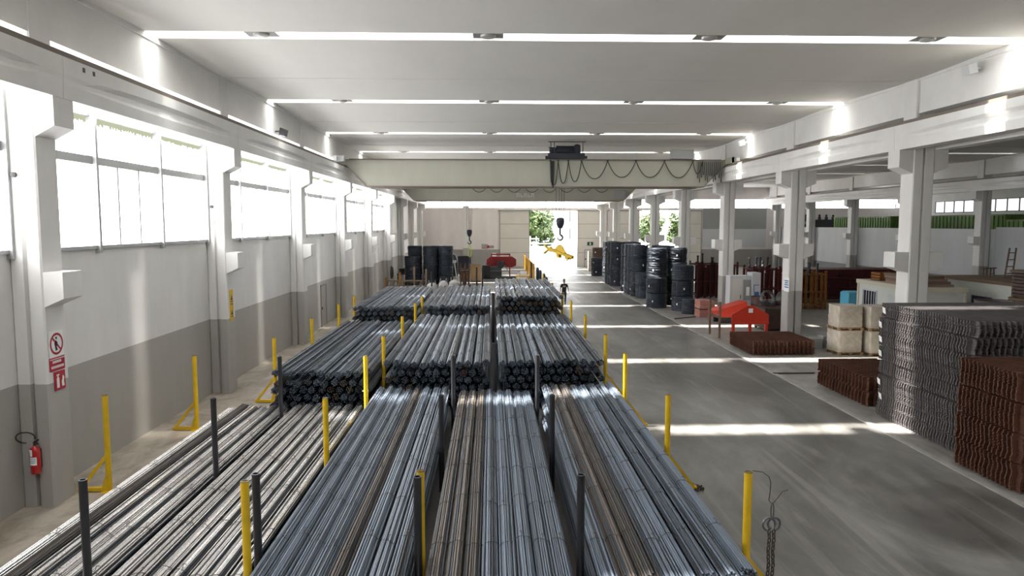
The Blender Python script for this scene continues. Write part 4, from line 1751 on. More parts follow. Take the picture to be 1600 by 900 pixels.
post_rack(18.3, 59.0, 3.2, 2.4, 2.7, 7, 3, M['darkred'], M['black'], 'dark red steel rack of upright props between coils and third pillar', seed=2)
post_rack(19.7, 52.0, 1.9, 2.0, 2.75, 5, 3, M['darkred'], M['black'], 'dark red rack of upright props just right of third pillar', seed=3)
post_rack(22.3, 51.2, 2.6, 2.0, 2.45, 7, 3, M['orange'], M['black'], 'orange brown barred rack with dark prop tubes left of second pillar', seed=4)
# stack of dark red girders farther right
q = random.Random(8)
for i in range(9):
    lev, col = divmod(i, 3)
    t = thing('steel_girder', f"dark red girder stacked beyond second right pillar, {['bottom', 'middle', 'top'][lev]} layer, {['front', 'centre', 'back'][col]} one", 'girder',
              (28.6 + .3 * lev + q.uniform(-.8, .8), 57.0 + 1.1 * col, .12 + .78 * lev), -.10 + .012 * q.uniform(-1, 1), 'dark red girders in the stack')
    b = MB()
    b.box(-4.2, 4.2, -.3, .3, 0, .06)
    b.box(-4.2, 4.2, -.3, .3, .66, .72)
    b.box(-4.2, 4.2, -.05, .05, .06, .66)
    b.build('profile', M['darkred'], t)
    for x in (-3.0, -1.0, 1.0, 3.0):
        b = MB()
        b.box(x - .02, x + .02, -.28, .28, .06, .66)
        b.build('stiffener', M['darkred'], t)
for y in (56.7, 59.3):
    pass
t = thing('timber_bearer', 'pale timber bearer lying under the red girder stack', 'timber', (25.2, 54.6, 0))
b = MB()
b.bevbox(-1.9, 1.9, -.12, .12, 0, .22, .02)
b.build('beam', M['wood_dark'], t)

# white site cabins
t = thing('site_cabin', 'white site cabin with cream roof edge and barred window beside the first pillar', 'cabin', (21.05, 37.0, 0))
L_, W_ = 4.6, 2.3
b = MB()
b.box(.05, W_ - .05, -L_ / 2, L_ / 2 + 1.5, .12, 2.65)
b.build('walls', M['cabin'], t)
b = MB()
b.box(-.05, W_ + .05, -L_ / 2 - .08, L_ / 2 + 1.58, 2.65, 2.86)
b.box(-.0, .12, L_ / 2 + 1.4, L_ / 2 + 1.55, 0, 2.7)
b.box(-.0, .12, -L_ / 2 - .05, -L_ / 2 + .1, 0, 2.7)
b.box(W_ - .12, W_, -L_ / 2 - .05, -L_ / 2 + .1, 0, 2.7)
b.box(0, W_, -L_ / 2 - .05, L_ / 2 + 1.55, 0, .14)
b.build('roof_frame', M['cabin_trim'], t)
for y0, y1, z0, z1 in ((1.85, 3.2, .95, 2.3), (-1.5, -.5, 1.0, 2.25)):
    b = MB()
    for a in ((y0 - .08, y0, z0 - .08, z1 + .08), (y1, y1 + .08, z0 - .08, z1 + .08), (y0, y1, z0 - .08, z0), (y0, y1, z1, z1 + .08)):
        b.box(.0, .05, *a)
    f = b.build('window_frame', M['white_paint'], t)
    b = MB()
    b.box(.03, .045, y0, y1, z0, z1)
    b.build('pane', M['glass_dark'], f)
    b = MB()
    for i in range(5):
        y = y0 + (y1 - y0) * (i + .5) / 5
        b.box(-.02, .01, y - .02, y + .02, z0, z1)
    b.build('window_bars', M['white_paint'], f)
b = MB()
b.box(.02, .05, -.35, .65, .12, 2.3)
b.build('cabin_door', M['white_paint'], t)
b = MB()
for j in range(3):
    b.box(.03, .045, .95 + .28 * j, 1.15 + .28 * j, 1.15, 1.5)
b.build('green_notice', M['exit_green'], t)
# goods on the cabin roof
for i in range(4):
    t = thing('timber_board', f"brown timber board stacked on the white cabin roof, {['lowest', 'second', 'third', 'topmost'][i]}", 'timber', (22.3, 37.2 + .1 * i, 2.862 + .125 * i), .03 * (i - 1), 'timber boards on the cabin roof')
    b = MB()
    b.bevbox(-.85 + .05 * i, .85 - .08 * i, -1.9 + .1 * i, 1.5, 0, .12, .012)
    b.build('board', M['wood_dark'] if i % 2 else mat('pinkish_board', (.28, .19, .16), .8, noise=.3, nscale=5, stretch=(6, 1, 6)) if i == 0 else bpy.data.materials['pinkish_board'], t)
t = thing('yellow_crate', 'small yellow timber crate at the end of cabin roof boards', 'crate', (22.0, 39.75, 2.865))
b = MB()
for z in (0, .16, .32):
    b.box(-.5, .5, -.5, -.46, z, z + .12)
    b.box(-.5, .5, .46, .5, z, z + .12)
    b.box(-.5, -.46, -.5, .5, z, z + .12)
    b.box(.46, .5, -.5, .5, z, z + .12)
b.box(-.5, .5, -.5, .5, 0, .03)
b.build('slats', M['orange'], t)
t = thing('plastic_tank', 'light blue plastic tank standing behind the white cabin corner', 'tank', (21.55, 42.4, .45))
b = MB()
b.bevbox(-.5, .5, -.5, .5, .1, 1.55, .08)
b.build('tank', M['cyan'], t)
b = MB()
b.box(-.5, .5, -.5, .5, -.45, .1)
b.build('base', M['wood_dark'], t)
t = thing('site_cabin', 'grey flat-roofed site cabin with dark window and ladder on top', 'cabin', (25.2, 35.4, 0))
b = MB()
b.box(0, 4.6, -3.2, 4.2, 0, 3.0)
b.build('walls', M['cabin'], t)
b = MB()
b.box(-.12, 4.7, -3.3, 4.3, 3.0, 3.16)
b.build('roof_slab', M['wood_dark'], t)
b = MB()
for a in ((-.1, 0, .7, 2.4), (1.6, 1.7, .7, 2.4), (0, 1.6, .7, .8), (0, 1.6, 2.3, 2.4)):
    b.box(-.05, .0, *a)
f = b.build('window_frame', M['white_paint'], t)
b = MB()
b.box(-.02, -.005, 0, 1.6, .8, 2.3)
b.build('pane', M['glass_dark'], f)
b = MB()
b.box(-.04, 0, -2.0, -.7, .9, 2.2)
b.build('shutter', M['white_paint'], t)
t = thing('ladder', 'wooden ladder leaning upright on the flat-roofed cabin', 'ladder', (27.3, 37.3, 3.185), .15)
for s in (-1, 1):
    b = MB()
    b.bar((s * .238, 0, 0), (s * .2 + .32, .15, 1.55), .06)
    b.build('rail', M['wood_dark'], t)
for k in range(4):
    b = MB()
    f = (k + .6) / 4.3
    b.bar((-.23 + .32 * f, .15 * f, 1.55 * f), (.23 + .32 * f, .15 * f, 1.55 * f), .045)
    b.build('rung', M['wood_dark'], t)
for i, (x, y, w) in enumerate(((26.1, 37.4, 'left'), (26.55, 37.5, 'right'))):
    t = thing('trestle', f"small pale trestle on the flat-roofed cabin left of the ladder, {w} one", 'trestle', (x, y, 3.175), 0, 'small trestles on the cabin roof')
    b = MB()
    b.bar((-.12, 0, 0), (-.07, 0, .5), .05)
    b.bar((.12, 0, 0), (.07, 0, .5), .05)
    b.box(-.18, .18, -.08, .08, .47, .53)
    b.bar((-.11, 0, .2), (.11, 0, .2), .04)
    b.build('trestle_frame', M['wood_dark'], t)
for i, (x, y, dz) in enumerate(((28.4, 36.3, 0), (27.6, 34.4, 0))):
    t = thing('machine_part', f"grey gearmotor lying on the flat-roofed cabin, {['beside the ladder', 'at the near end'][i]}", 'machine part', (x, y, 3.16), .6 + i)
    b = MB()
    b.prism([(.22 * math.cos(a * PI / 6), .27 + .22 * math.sin(a * PI / 6)) for a in range(12)], 'x', -.35, .2)
    b.build('motor', M['greywire'], t, smooth=True)
    b = MB()
    b.bevbox(.2, .62, -.25, .25, 0, .5, .05)
    b.build('gearbox', M['grey_box'], t)
    b = MB()
    b.tube([(.62, 0, .3), (.85, 0, .3)], .06, 10)
    b.build('shaft', M['strap'], t)
# round dark container right of the cabins and a tall coil stack at the edge
t = thing('round_tank', 'round dark ribbed tank behind the tall mesh stack at the right edge', 'tank', (20.9, 29.3, 0))
b = MB()
b.lathe([(.001, 0), (.70, 0), (.72, .05), (.70, .1), (.70, .95), (.73, 1.0), (.70, 1.05), (.70, 1.95), (.73, 2.0), (.70, 2.05), (.70, 2.78), (.74, 2.84), (.66, 2.84), (.64, 2.6), (.001, 2.55)], n=32, caps=False)
b.build('shell', mat('brown_grey_tank', (.13, .11, .105), .6, noise=.2, nscale=2), t, smooth=True)
for k in range(3):
    t = thing('wooden_reel', f"brown wooden cable reel stacked behind the round tank, {['lowest', 'middle', 'topmost'][k]}", 'cable reel', (24.0, 31.3, 1.32 * k), 0, 'wooden reels behind the round tank')
    b = MB()
    b.lathe([(.001, 0), (.85, 0), (.85, .08), (.5, .08), (.5, 1.22), (.85, 1.22), (.85, 1.3), (.001, 1.3)], n=26, caps=False)
    b.build('reel', M['wood_dark'], t, smooth=True)
    b = MB()
    for j in range(7):
        b.lathe([(.52, .14 + .15 * j), (.74, .15 + .15 * j), (.75, .21 + .15 * j), (.74, .27 + .15 * j), (.52, .28 + .15 * j)], n=26)
    b.build('winding', M['darkbrown'], t, smooth=True)
for i in range(5):
    t = thing('hollow_block', f"grey block at the foot of second right pillar, {from_left(i)}", 'block', (15.25 + .52 * i, 34.5 - .12 * (i % 2), 0), .05 * (i - 2), 'grey blocks at the pillar foot')
    b = MB()
    b.bevbox(-.23, .23, -.3, .3, 0, .42 + .08 * (i % 3), .02)
    b.build('body', M['grey_box'], t)

# green containers behind the partition
gi = 0
for i, (x, y, ln, n) in enumerate(((44.5, 84.0, 13.0, 3), (45.5, 66.8, 11.0, 3), (44.5, 54.5, 10.5, 3))):
    for k in range(n):
        hh = 2.28 if i != 2 else 2.12
        t = thing('green_container', f"green ribbed container behind the partition wall, {['farthest', 'middle', 'nearest'][i]} stack, {['lowest', 'middle', 'topmost'][k]}", 'container', (x, y, hh * k), .0, 'green containers behind the partition')
        b = MB()
        b.box(-1.2, 1.2, -ln / 2, ln / 2, .04, hh - .12)
        b.build('body', M['green'], t)
        b = MB()
        for s in (0, hh - .12):
            b.box(-1.26, 1.26, -ln / 2 - .05, ln / 2 + .05, s, s + .12)
        b.build('rim', M['green'], t)
        b = MB()
        y_ = -ln / 2 + .3
        while y_ < ln / 2 - .2:
            b.box(-1.27, -1.2, y_, y_ + .22, .12, hh - .12)
            y_ += .55
        x_ = -1.1
        while x_ < 1.1:
            b.box(x_, x_ + .16, -ln / 2 - .06, -ln / 2, .12, hh - .12)
            x_ += .42
        b.build('rib', M['green'], t)
# dark row of machine tops seen above the partition
t = thing('conveyor_machine', 'dark machine with row of knobs above the partition, left of second pillar', 'machine', (43.5, 97.0, 0))
b = MB()
b.box(-3.4, 3.4, -.6, .6, 0, 6.6)
b.build('body', M['dark_frame'], t)
for i in range(7):
    b = MB()
    b.lathe([(.20, 6.6), (.22, 6.9), (.12, 7.0), (.16, 7.2), (.05, 7.3)], -2.8 + .93 * i, 0, 0, 10)
    b.build('knob', M['black'], t)
b = MB()
b.box(-3.3, -1.2, -.64, -.6, 6.0, 6.35)
b.build('light_panel', M['white_paint'], t)

# ================================================================== LEFT END OF THE HALL
t = thing('hose_reel', 'black round hose hung on the sixth left pillar', 'hose', (-9.2, 66.9, 1.55))
b = MB()
for k in range(4):
    pts = [(.04 * k, .0 + .42 * math.cos(2 * PI * i / 24) * (1 - .05 * k), .55 * math.sin(2 * PI * i / 24) * (1 - .05 * k)) for i in range(24)]
    b.tube(pts, .05, 6, closed=True)
b.build('hose', M['cable'], t, smooth=True)
b = MB()
b.box(-.08, .04, -.1, .1, -.1, .1)
b.build('bracket', M['black'], t)
t = thing('workbench', 'dark cluttered workbench against the wall left of the coil stacks', 'workbench', (-8.7, 74.5, 0))
b = MB()
b.box(-.9, .7, -.7, .7, .85, .95)
for x in (-.85, .6):
    for y in (-.6, .55):
        b.box(x, x + .08, y, y + .08, 0, .85)
b.box(-.8, .6, -.6, .6, .2, .25)
b.build('bench', M['dark_frame'], t)
b = MB()
b.bevbox(-.7, -.1, -.5, .4, .95, 1.5, .05)
b.build('tool_box', M['black'], t)
b = MB()
b.lathe([(.25, 0), (.27, .3), (.2, .5)], .3, 0, .95, 12)
b.build('vice', M['black'], t)
# brown stake rack with cross rail in front of the coils
t = thing('stake_rack', 'rusty brown stake rack with cross rails behind the rear pile at left', 'rack', (-7.3, 58.0, 0))
for i, x in enumerate((-1.1, .0, 1.15, 2.1)):
    b = MB()
    b.box(x - .07, x + .07, -.07, .07, 0, (1.75, 2.15, 2.6, 2.4)[i])
    b.build('stake', M['orange'] if i < 2 else M['wood_dark'], t)
b = MB()
b.box(-1.1, 2.1, -.05, .05, 1.42, 1.52)
b.bar((1.6, 0, 1.2), (2.05, 0, 1.9), .08)
b.build('cross_rail', M['wood_dark'], t)
b = MB()
for i in range(12):
    b.box(-1.0 + .26 * i, -.96 + .26 * i, -.03, .03, .1, 1.42)
b.build('infill_bar', M['darkbrown'], t)
# white big bags
for i, (x, y, s, where) in enumerate(((-4.6, 56.4, .9, 'left'), (-3.75, 57.0, .8, 'middle'), (-2.9, 56.5, .85, 'right'))):
    t = thing('bulk_bag', f"grey-white bulk bag behind the rear rebar pile, {where} of the three", 'bag', (x, y, 0), .2 * i, 'bulk bags behind the rear pile')
    b = MB()
    b.lathe([(.05, 0), (s * .46, .05), (s * .52, .5), (s * .50, .9), (s * .44, 1.25 + .1 * i), (s * .25, 1.4 + .1 * i), (.06, 1.45 + .1 * i)], n=18)
    b.build('sack', M['bag'], t, smooth=True)
    for u in (-1, 1):
        b = MB()
        b.tube([(u * .3, -.05, 1.25 + .1 * i), (u * .238, 0, 1.65 + .1 * i), (u * .15, .05, 1.35 + .1 * i)], .02, 5)
        b.build('loop', M['bag'], t)
# loose heap of bent bars
t = thing('bent_bar_heap', 'loose heap of grey bent bars behind the rear pile beside the bags', 'steel bars', (-2.6, 52.6, 0))
b = MB()
q = random.Random(4)
for i in range(70):
    x, y = q.uniform(-1.2, 1.2), q.uniform(-1.6, 1.6)
    z = .05 + (1.75 - .55 * abs(x) - .2 * abs(y)) * q.random()
    a = q.uniform(-.5, .5)
    l_ = q.uniform(.5, 1.1)
    b.tube([(x - l_ * math.sin(a), y - l_ * math.cos(a), z), (x, y, z + .08), (x + l_ * math.sin(a), y + l_ * math.cos(a), z - .02)], .02, 5)
o = b.build('bars', M['steel'], t)
o['kind'] = 'stuff'
for i, (x, y) in enumerate(((-4.75, 50.8), (-4.2, 51.2), (-1.0, 50.4), (-.6, 50.4))):
    t = stanchion('tube_dark', x, y, f"dark upright stake behind the rear rebar pile, {from_left(i)}", 'dark stakes behind the rear pile', 0, 2.6 if i < 2 else 3.0, .06)

# bending machine in red and black, crates, motors ------------------------
t = thing('bending_machine', 'red and dark rebar bending machine near the back wall', 'machine', (.95, 80.0, 0))
b = MB()
b.box(-2.6, 2.4, -.9, .9, 0, .25)
b.bevbox(-2.3, .3, -.8, .8, .25, 1.35, .05)
b.build('base', M['dark_frame'], t)
b = MB()
b.bar((-1.2, -.5, 1.35), (-1.2, -.5, 2.75), .18)
b.bar((1.5, -.5, .25), (1.5, -.5, 2.75), .18)
b.bar((-1.2, -.5, 2.68), (1.5, -.5, 2.68), .2, .16)
b.build('portal', M['machine_red'], t)
b = MB()
b.prism([(-2.0, 1.5), (-1.9, 2.1), (-1.4, 2.4), (1.9, 2.4), (2.5, 2.1), (2.5, 1.4), (1.8, 1.2), (-1.3, 1.3)], 'y', .1, .9)
b.build('hood', M['machine_red'], t)
b = MB()
b.prism([(.15 + .5 * math.cos(a * PI / 10), 1.55 + .42 * math.sin(a * PI / 10)) for a in range(20)], 'y', -1.0, .1)
b.build('motor_drum', M['tube_dark'], t, smooth=True)
b = MB()
b.box(-2.6, -1.4, -1.1, -.85, .3, 1.5)
b.build('control_cabinet', M['black'], t)
b = MB()
b.bar((.7, -1.0, 1.5), (1.4, -1.05, .7), .08)
b.box(-2.2, 1.2, -1.05, -.95, .82, .9)
b.build('guide_arm', M['strap'], t)
t.scale = (.74, 1, 1)
t = thing('wooden_pallet', 'pale empty wooden pallet lying before the red bending machine', 'pallet', (2.9, 66.0, 0))
pallet(t, 2.2, 1.2)
for o in t.children:
    o.scale = (1, 1, 1)
t = thing('yellow_bench', 'low yellow machine bench beside the yellow guard fence', 'bench', (3.2, 72.5, 0))
b = MB()
b.box(-.7, .6, -.5, .5, .75, .86)
for x in (-.65, .5):
    for y in (-.45, .38):
        b.box(x, x + .09, y, y + .08, 0, .75)
b.build('bench', M['orange_yellow'], t)
b = MB()
b.bevbox(-.3, .4, -.3, .3, .86, 1.25, .05)
b.build('vice', M['tag'], t)
for i, (x, y, w, h_, key, lab) in enumerate(((-1.6, 76.0, 1.1, 1.75, 'wood', 'brown wooden crate stacked left of the bending machine'),
                                             (-3.2, 88.0, 1.6, 2.1, 'navy', 'dark blue machine housing beside the back wall'),
                                             (-2.85, 78.6, 1.1, 1.2, 'orange', 'rust orange steel bin right of the coil stacks'))):
    t = thing(('wooden_crate', 'machine_housing', 'steel_bin')[i], lab, ('crate', 'machine', 'bin')[i], (x, y, 0))
    b = MB()
    b.bevbox(-w / 2, w / 2, -w / 2, w / 2, .1, h_, .04)
    b.build('body', M[key], t)
    b = MB()
    for z in (.3, h_ * .6, h_ - .08):
        b.box(-w / 2 - .03, w / 2 + .03, -w / 2 - .03, w / 2 + .03, z, z + .08)
    b.build('batten', M[key], t)
    b = MB()
    for s in (-1, 1):
        b.box(s * w * .35 - .08, s * w * .35 + .08, -w / 2, w / 2, 0, .1)
    b.build('foot', M['wood_dark'], t)
t = thing('decoiler', 'dark decoiler with pale arm and upright forks right of the coils', 'machine', (-2.55, 69.5, 0))
b = MB()
b.box(-.6, .6, -.6, .6, 0, .2)
b.lathe([(.2, .2), (.16, 1.4), (.4, 1.45), (.4, 1.55), (.1, 1.6)], n=14)
b.build('stand', M['darkbrown'], t)
for s in (-.35, .05, .4):
    b = MB()
    b.bar((s, 0, .2), (s * 1.15, .1, 2.25), .16)
    b.build('fork', M['darkbrown'], t)
b = MB()
b.bar((-.7, -.2, .6), (-.95, -.25, 2.4), .1)
b.box(-1.1, -.75, -.35, -.15, 2.3, 2.55)
b.build('arm', M['bag'], t)
t = thing('welding_machine', 'dark blue rounded machine beside the coil stacks at the back', 'machine', (-4.6, 84.0, 0))
b = MB()
b.prism([(-.75, 0), (.75, 0), (.75, 1.6), (.5, 2.4), (0, 2.7), (-.5, 2.4), (-.75, 1.6)], 'y', -.6, .6)
b.build('body', M['navy'], t)
b = MB()
b.lathe([(.12, 0), (.14, .05), (.05, .07)], 0, 0, 0, 14)
o = b.build('gauge', M['tag'], t, loc=(.1, -.62, 1.9))
o.rotation_euler = (PI / 2, 0, 0)
t = thing('notice', 'pinkish notice boards on the back wall left of sliding door', 'notice board', (-.55, YB - .03, 2.9))
b = MB()
b.box(-.75, .1, -.03, .02, -.35, .3)
b.build('board', M['bag'], t)
b = MB()
b.box(.15, .95, -.03, .02, -.25, .1)
b.build('dark_board', M['grey_box'], t)
b = MB()
b.prism([(-.05, -.25), (.35, -.25), (.3, .15), (.0, .1)], 'y', -.045, -.035)
b.box(-.6, -.2, -.045, -.03, -.3, -.24)
b.build('red_mark', M['signred'], t)
t = thing('wall_box', 'small white box on the back wall beside the sliding door track', 'switch box', (.45, YB - .1, 1.55))
b = MB()
b.bevbox(-.28, .28, -.08, .08, -.4, .4, .02)
b.build('body', M['tag'], t)

# yellow guard fence, bollards
t = thing('guard_fence', 'yellow sheet guard fence along the roadway edge towards the back door', 'fence', (4.5, 86.5, 0))
L_ = 11.2
for i in range(6):
    y = -L_ + 2 * L_ * i / 5
    b = MB()
    b.box(-.07, .07, y - .07, y + .07, 0, 1.9)
    b.build('fence_post', M['orange_yellow'], t)
    if i < 5:
        b = MB()
        y1 = y + 2 * L_ / 5
        b.box(-.02, .02, y + .07, y1 - .07, .12, 1.8)
        for z in (.12, .95, 1.76):
            b.box(-.045, .045, y + .07, y1 - .07, z, z + .06)
        b.build('fence_panel', M['orange_yellow'], t)
for i, (x, y, h_) in enumerate(((4.75, 73.6, 1.6), (4.9, 71.8, 1.45), (5.05, 68.6, 1.3), (5.1, 66.4, 1.15))):
    t = thing('bollard', f"dark round-topped bollard before the yellow guard fence, {['farthest', 'third', 'second', 'nearest'][i]} from it" if False else f"dark round-topped bollard in front of the yellow guard fence, {from_left(i)}", 'bollard', (x, y, 0), 0, 'dark bollards by the guard fence')
    b = MB()
    b.lathe([(.001, 0), (.20, 0), (.20, .04), (.15, .05), (.15, h_ - .25), (.11, h_ - .08), (.04, h_), (.001, h_)], n=16, caps=False)
    b.build('post', M['tube_dark'], t, smooth=True)
t = thing('fence_post', 'dark steel post at the near end of the yellow guard fence', 'post', (4.2, 75.1, 0))
b = MB()
b.box(-.09, .09, -.09, .09, 0, 2.05)
b.box(-.2, .2, -.2, .2, 0, .03)
b.build('post', M['darkbrown'], t)
# steel bar lying on the floor by the low coil, loose bars on the right floor
t = thing('steel_bar', 'thin dark bar lying on the floor in front of the single low coil', 'steel bar', (12.5, 45.6, .03), 0)
b = MB()
b.bar((-.9, -.5, 0), (.7, .45, 0), .06)
b.build('bar', M['wire'], t)
t = thing('steel_bar', 'thin dark bar lying on the floor beside the low rusty mesh stack', 'steel bar', (12.1, 28.3, .03), 0)
b = MB()
b.bar((-.8, 0, 0), (.9, .02, 0), .05)
b.build('bar', M['wire'], t)
t = thing('cardboard_box', 'pale carton stack beside the wicket door at the back', 'carton', (13.0, 92.0, 0))
for k in range(3):
    b = MB()
    b.bevbox(-.6, .6, -.5, .5, .85 * k, .85 * k + .84, .02)
    b.build('carton', M['wrap'], t)

# ================================================================== OUTSIDE THE BACK DOOR


def tree(name, label, x, y, h, r, seed, n=2600):
    q = random.Random(seed)
    t = thing('tree', label, 'tree', (x, y, 0), 0, 'trees outside the back door')
    b = MB()
    b.tube([(0, 0, 0), (.1, 0, h * .3), (-.1, .1, h * .6), (.1, 0, h * .9)], [.28, .22, .15, .05], 8)
    for k in range(6):
        a = k * 1.05
        b.tube([(0, 0, h * (.3 + .07 * k)), (r * .6 * math.cos(a), r * .6 * math.sin(a), h * (.5 + .07 * k))], [.1, .03], 6)
    b.build('trunk', M['bark'], t)
    blobs = [(q.uniform(-.6, .6) * r, q.uniform(-.6, .6) * r, h * q.uniform(.22, .88), r * q.uniform(.35, .6)) for _ in range(16)]
    b = MB()
    for i in range(n):
        cx, cy, cz, cr = q.choice(blobs)
        v = Vector((q.gauss(0, 1), q.gauss(0, 1), q.gauss(0, 1))).normalized() * cr * q.uniform(.7, 1.05)
        p = Vector((cx, cy, cz)) + v
        s = q.uniform(.25, .5)
        a = Vector((q.gauss(0, 1), q.gauss(0, 1), q.gauss(0, .6))).normalized()
        c = a.orthogonal().normalized()
        b.add([p - a * s, p - c * s * .5, p + a * s, p + c * s * .5], [(0, 1, 2, 3)])
    o = b.build('foliage', M['leaf'], t)
    o['kind'] = 'stuff'


tree('tree', 'leafy green tree outside, seen in the left half of the open back door', 7.0, 128.0, 12.5, 4.4, 1, 9000)
tree('tree', 'green tree outside, seen between right-hand pillars through the second opening', 27.8, 128.0, 9.5, 2.6, 2)
tree('tree', 'narrow green tree outside, at right of the second opening', 33.5, 130.0, 8.0, 2.2, 3)
t = thing('outbuilding', 'pale bright building outside the open back door with tall narrow openings', 'building', (19.0, 132.0, 0))
b = MB()
b.box(-6.6, 4.0, 0, 8, 0, 10.5)
b.build('wall', M['house'], t)
for x in (-4.6, -2.6, -.6, 1.4):
    for z0, z1 in ((3.2, 5.2), (6.4, 8.8)):
        b = MB()
        b.box(x - .14, x + .14, -.03, .02, z0, z1)
        b.build('slit_window', M['dark_frame'], t)
b = MB()
b.box(-6.8, 4.2, -.15, 8.1, 10.5, 10.8)
b.build('roof_edge', M['house'], t)
t = thing('yard_rack', 'pale blue-grey stepped rack outside at left of the back door', 'rack', (6.9, 118.0, 0))
for s in (-1, 1):
    b = MB()
    b.box(s * .5 - .08, s * .5 + .08, -.1, .1, 0, 4.0)
    b.build('upright', M['grey_box'], t)
for k in range(6):
    b = MB()
    b.box(-.9, .9, -.5, .5, .3 + .65 * k, .42 + .65 * k)
    b.build('shelf', M['white_paint'], t)
t = thing('yard_wall', 'low pale yard wall outside beneath the trees', 'wall', (16.0, 124.0, 0))
b = MB()
b.box(-14, 22, 0, .3, 0, 2.2)
b.build('wall', M['house'], t)
b = MB()
b.box(-14, 22, -.05, .35, 2.6, 2.7)
b.build('coping', M['house'], t)

# ================================================================== THE PERSON


def skin_body(name, joints, bones, mats, parent=None, sub=2):
    """continuous surface grown over a skeleton: joints {name: (x, y, z, r)}"""
    keys = list(joints)
    me = bpy.data.meshes.new(name)
    me.from_pydata([joints[k][:3] for k in keys], [(keys.index(a), keys.index(c)) for a, c in bones], [])
    o = bpy.data.objects.new(name, me)
    COL.objects.link(o)
    sk = o.modifiers.new('skin', 'SKIN')
    sk.use_smooth_shade = True
    for i, k in enumerate(keys):
        r = joints[k][3]
        sv = me.skin_vertices[0].data[i]
        sv.radius = r if isinstance(r, tuple) else (r, r)
        sv.use_root = (i == 0)
    ss = o.modifiers.new('sub', 'SUBSURF')
    ss.levels = ss.render_levels = sub
    dg = bpy.context.evaluated_depsgraph_get()
    m2 = bpy.data.meshes.new_from_object(o.evaluated_get(dg))
    o.modifiers.clear()
    o.data = m2
    m2.name = name
    m2.materials.clear()
    for m in mats:
        m2.materials.append(m)
    m2.polygons.foreach_set('use_smooth', [True] * len(m2.polygons))
    if parent is not None:
        o.parent = parent
    return o


pr = thing('person', 'person in black T-shirt and dark trousers walking along the roadway', 'person', (5.45, 53.6, 0), 0)
S = 1.0
J = {
    'pelvis': (0, 0, .98, (.15, .11)), 'waist': (0, 0, 1.13, (.135, .10)), 'chest': (0, .01, 1.36, (.165, .11)), 'neckb': (0, .01, 1.54, (.075, .07)),
    'neck': (0, 0, 1.60, .056), 'headb': (0, -.015, 1.67, (.066, .078)), 'head': (0, -.02, 1.745, (.075, .093)), 'crown': (0, -.01, 1.825, (.058, .07)),
    'hipl': (-.095, 0, .93, .095), 'kneel': (-.11, -.10, .52, .062), 'anklel': (-.10, -.03, .10, .042), 'toel': (-.11, -.19, .05, .035),
    'hipr': (.095, 0, .93, .095), 'kneer': (.10, .03, .52, .062), 'ankler': (.10, .20, .13, .042), 'toer': (.11, .08, .045, .035),
    'shl': (-.19, .01, 1.49, .062), 'ell': (-.27, .06, 1.21, .043), 'wrl': (-.285, -.02, .97, .03), 'pall': (-.285, -.05, .89, (.036, .022)),
    'shr': (.19, .01, 1.49, .062), 'elr': (.29, -.02, 1.23, .043), 'wrr': (.35, -.13, 1.02, .03), 'palr': (.37, -.17, .95, (.036, .022)),
}
Bn = [('pelvis', 'waist'), ('waist', 'chest'), ('chest', 'neckb'), ('neckb', 'neck'), ('neck', 'headb'), ('headb', 'head'), ('head', 'crown'),
      ('pelvis', 'hipl'), ('hipl', 'kneel'), ('kneel', 'anklel'), ('anklel', 'toel'), ('pelvis', 'hipr'), ('hipr', 'kneer'), ('kneer', 'ankler'), ('ankler', 'toer'),
      ('chest', 'shl'), ('shl', 'ell'), ('ell', 'wrl'), ('wrl', 'pall'), ('chest', 'shr'), ('shr', 'elr'), ('elr', 'wrr'), ('wrr', 'palr')]
for s, px, py, pz in ((-1, -.285, -.05, .89), (1, .37, -.17, .95)):
    for k, (dy, ln) in enumerate(((-.030, .072), (-.010, .082), (.010, .078), (.028, .062))):
        a, c = f'f{s}{k}a', f'f{s}{k}b'
        J[a] = (px + .004 * k * s, py + dy, pz - .045, .0105)
        J[c] = (px - .012 * s, py + dy - .012, pz - .045 - ln, .0085)
        Bn += [('pall' if s < 0 else 'palr', a), (a, c)]
    J[f't{s}a'] = (px - .02 * s, py - .045, pz - .015, .0115)
    J[f't{s}b'] = (px - .03 * s, py - .062, pz - .06, .009)
    Bn += [('pall' if s < 0 else 'palr', f't{s}a'), (f't{s}a', f't{s}b')]
body = skin_body('body', J, Bn, [M['skin']], pr)
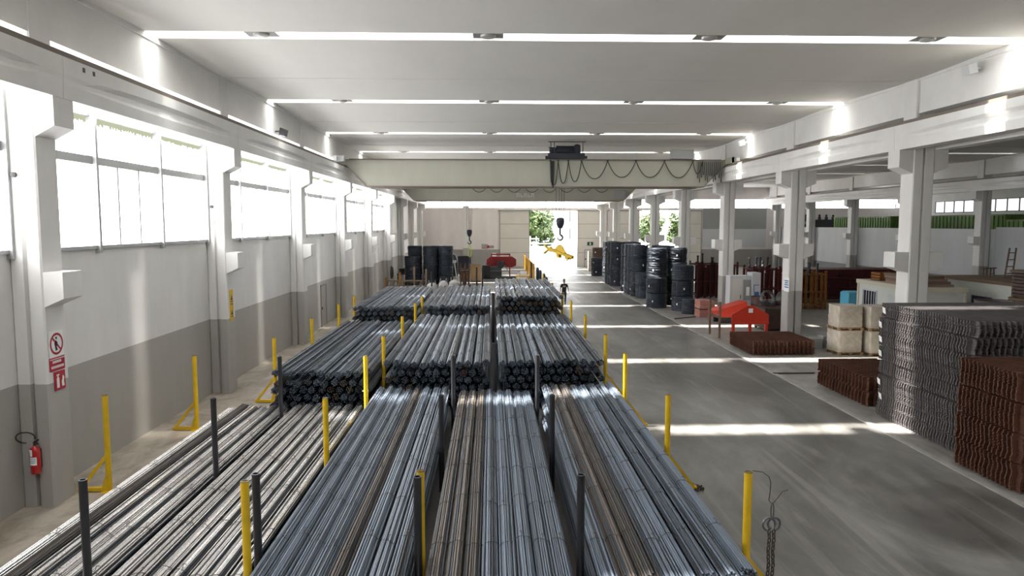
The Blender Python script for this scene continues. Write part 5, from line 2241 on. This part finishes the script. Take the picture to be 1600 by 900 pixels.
shirt = skin_body('t_shirt', {
    'b': (0, 0, .86, (.19, .15)), 'w': (0, 0, 1.16, (.17, .13)), 'c': (0, .01, 1.37, (.195, .135)), 'n': (0, .01, 1.535, (.085, .08)),
    'sl': (-.20, .01, 1.485, .082), 'el': (-.245, .04, 1.29, .07), 'sr': (.20, .01, 1.485, .082), 'er': (.262, -.01, 1.31, .07)},
    [('b', 'w'), ('w', 'c'), ('c', 'n'), ('c', 'sl'), ('sl', 'el'), ('c', 'sr'), ('sr', 'er')], [M['shirt']], pr)
skin_body('trousers', {
    'p': (0, 0, 1.12, (.17, .13)), 'hl': (-.097, 0, .90, .108), 'kl': (-.112, -.10, .52, .078), 'al': (-.10, -.03, .12, .062),
    'hr': (.097, 0, .90, .108), 'kr': (.10, .03, .52, .078), 'ar': (.10, .195, .15, .062)},
    [('p', 'hl'), ('hl', 'kl'), ('kl', 'al'), ('p', 'hr'), ('hr', 'kr'), ('kr', 'ar')], [M['trousers']], pr)
for x, y, z, tx_, ty in ((-.10, -.03, .055, -.11, -.20), (.10, .21, .075, .11, .07)):
    skin_body('shoe', {'h': (x, y + .04, z, (.066, .062)), 'm': (x, (y + ty) / 2, z - .004, (.066, .055)), 't': (tx_, ty - .03, .05, (.06, .046))}, [('h', 'm'), ('m', 't')], [M['shoe']], pr)
skin_body('hair', {'a': (0, .015, 1.80, (.078, .085)), 'b': (0, .035, 1.74, (.072, .07)), 'c': (0, -.03, 1.855, (.055, .06))}, [('a', 'b'), ('a', 'c')], [M['hair']], pr)
b = MB()
b.prism([(-.012, 1.715), (.012, 1.715), (.008, 1.755), (-.008, 1.755)], 'y', -.14, -.10)
b.build('nose', M['skin'], pr)
for s in (-1, 1):
    b = MB()
    b.lathe([(.001, -.009), (.011, 0), (.001, .009)], s * .032, -.108, 1.76, 8, caps=False)
    b.build('eye', M['black'], pr, smooth=True)
    b = MB()
    b.lathe([(.004, -.03), (.014, -.01), (.016, .015), (.006, .03)], s * .078, -.01, 1.745, 8)
    b.build('ear', M['skin'], pr, smooth=True)
b = MB()
b.box(-.025, .025, -.113, -.095, 1.686, 1.694)
b.build('mouth', M['signred'], pr)
b = MB()
for z, w in ((1.42, .085), (1.375, .095), (1.33, .07)):
    b.box(-w, w, -.148, -.10, z - .012, z + .014)
b.build('shirt_print', M['print'], pr)
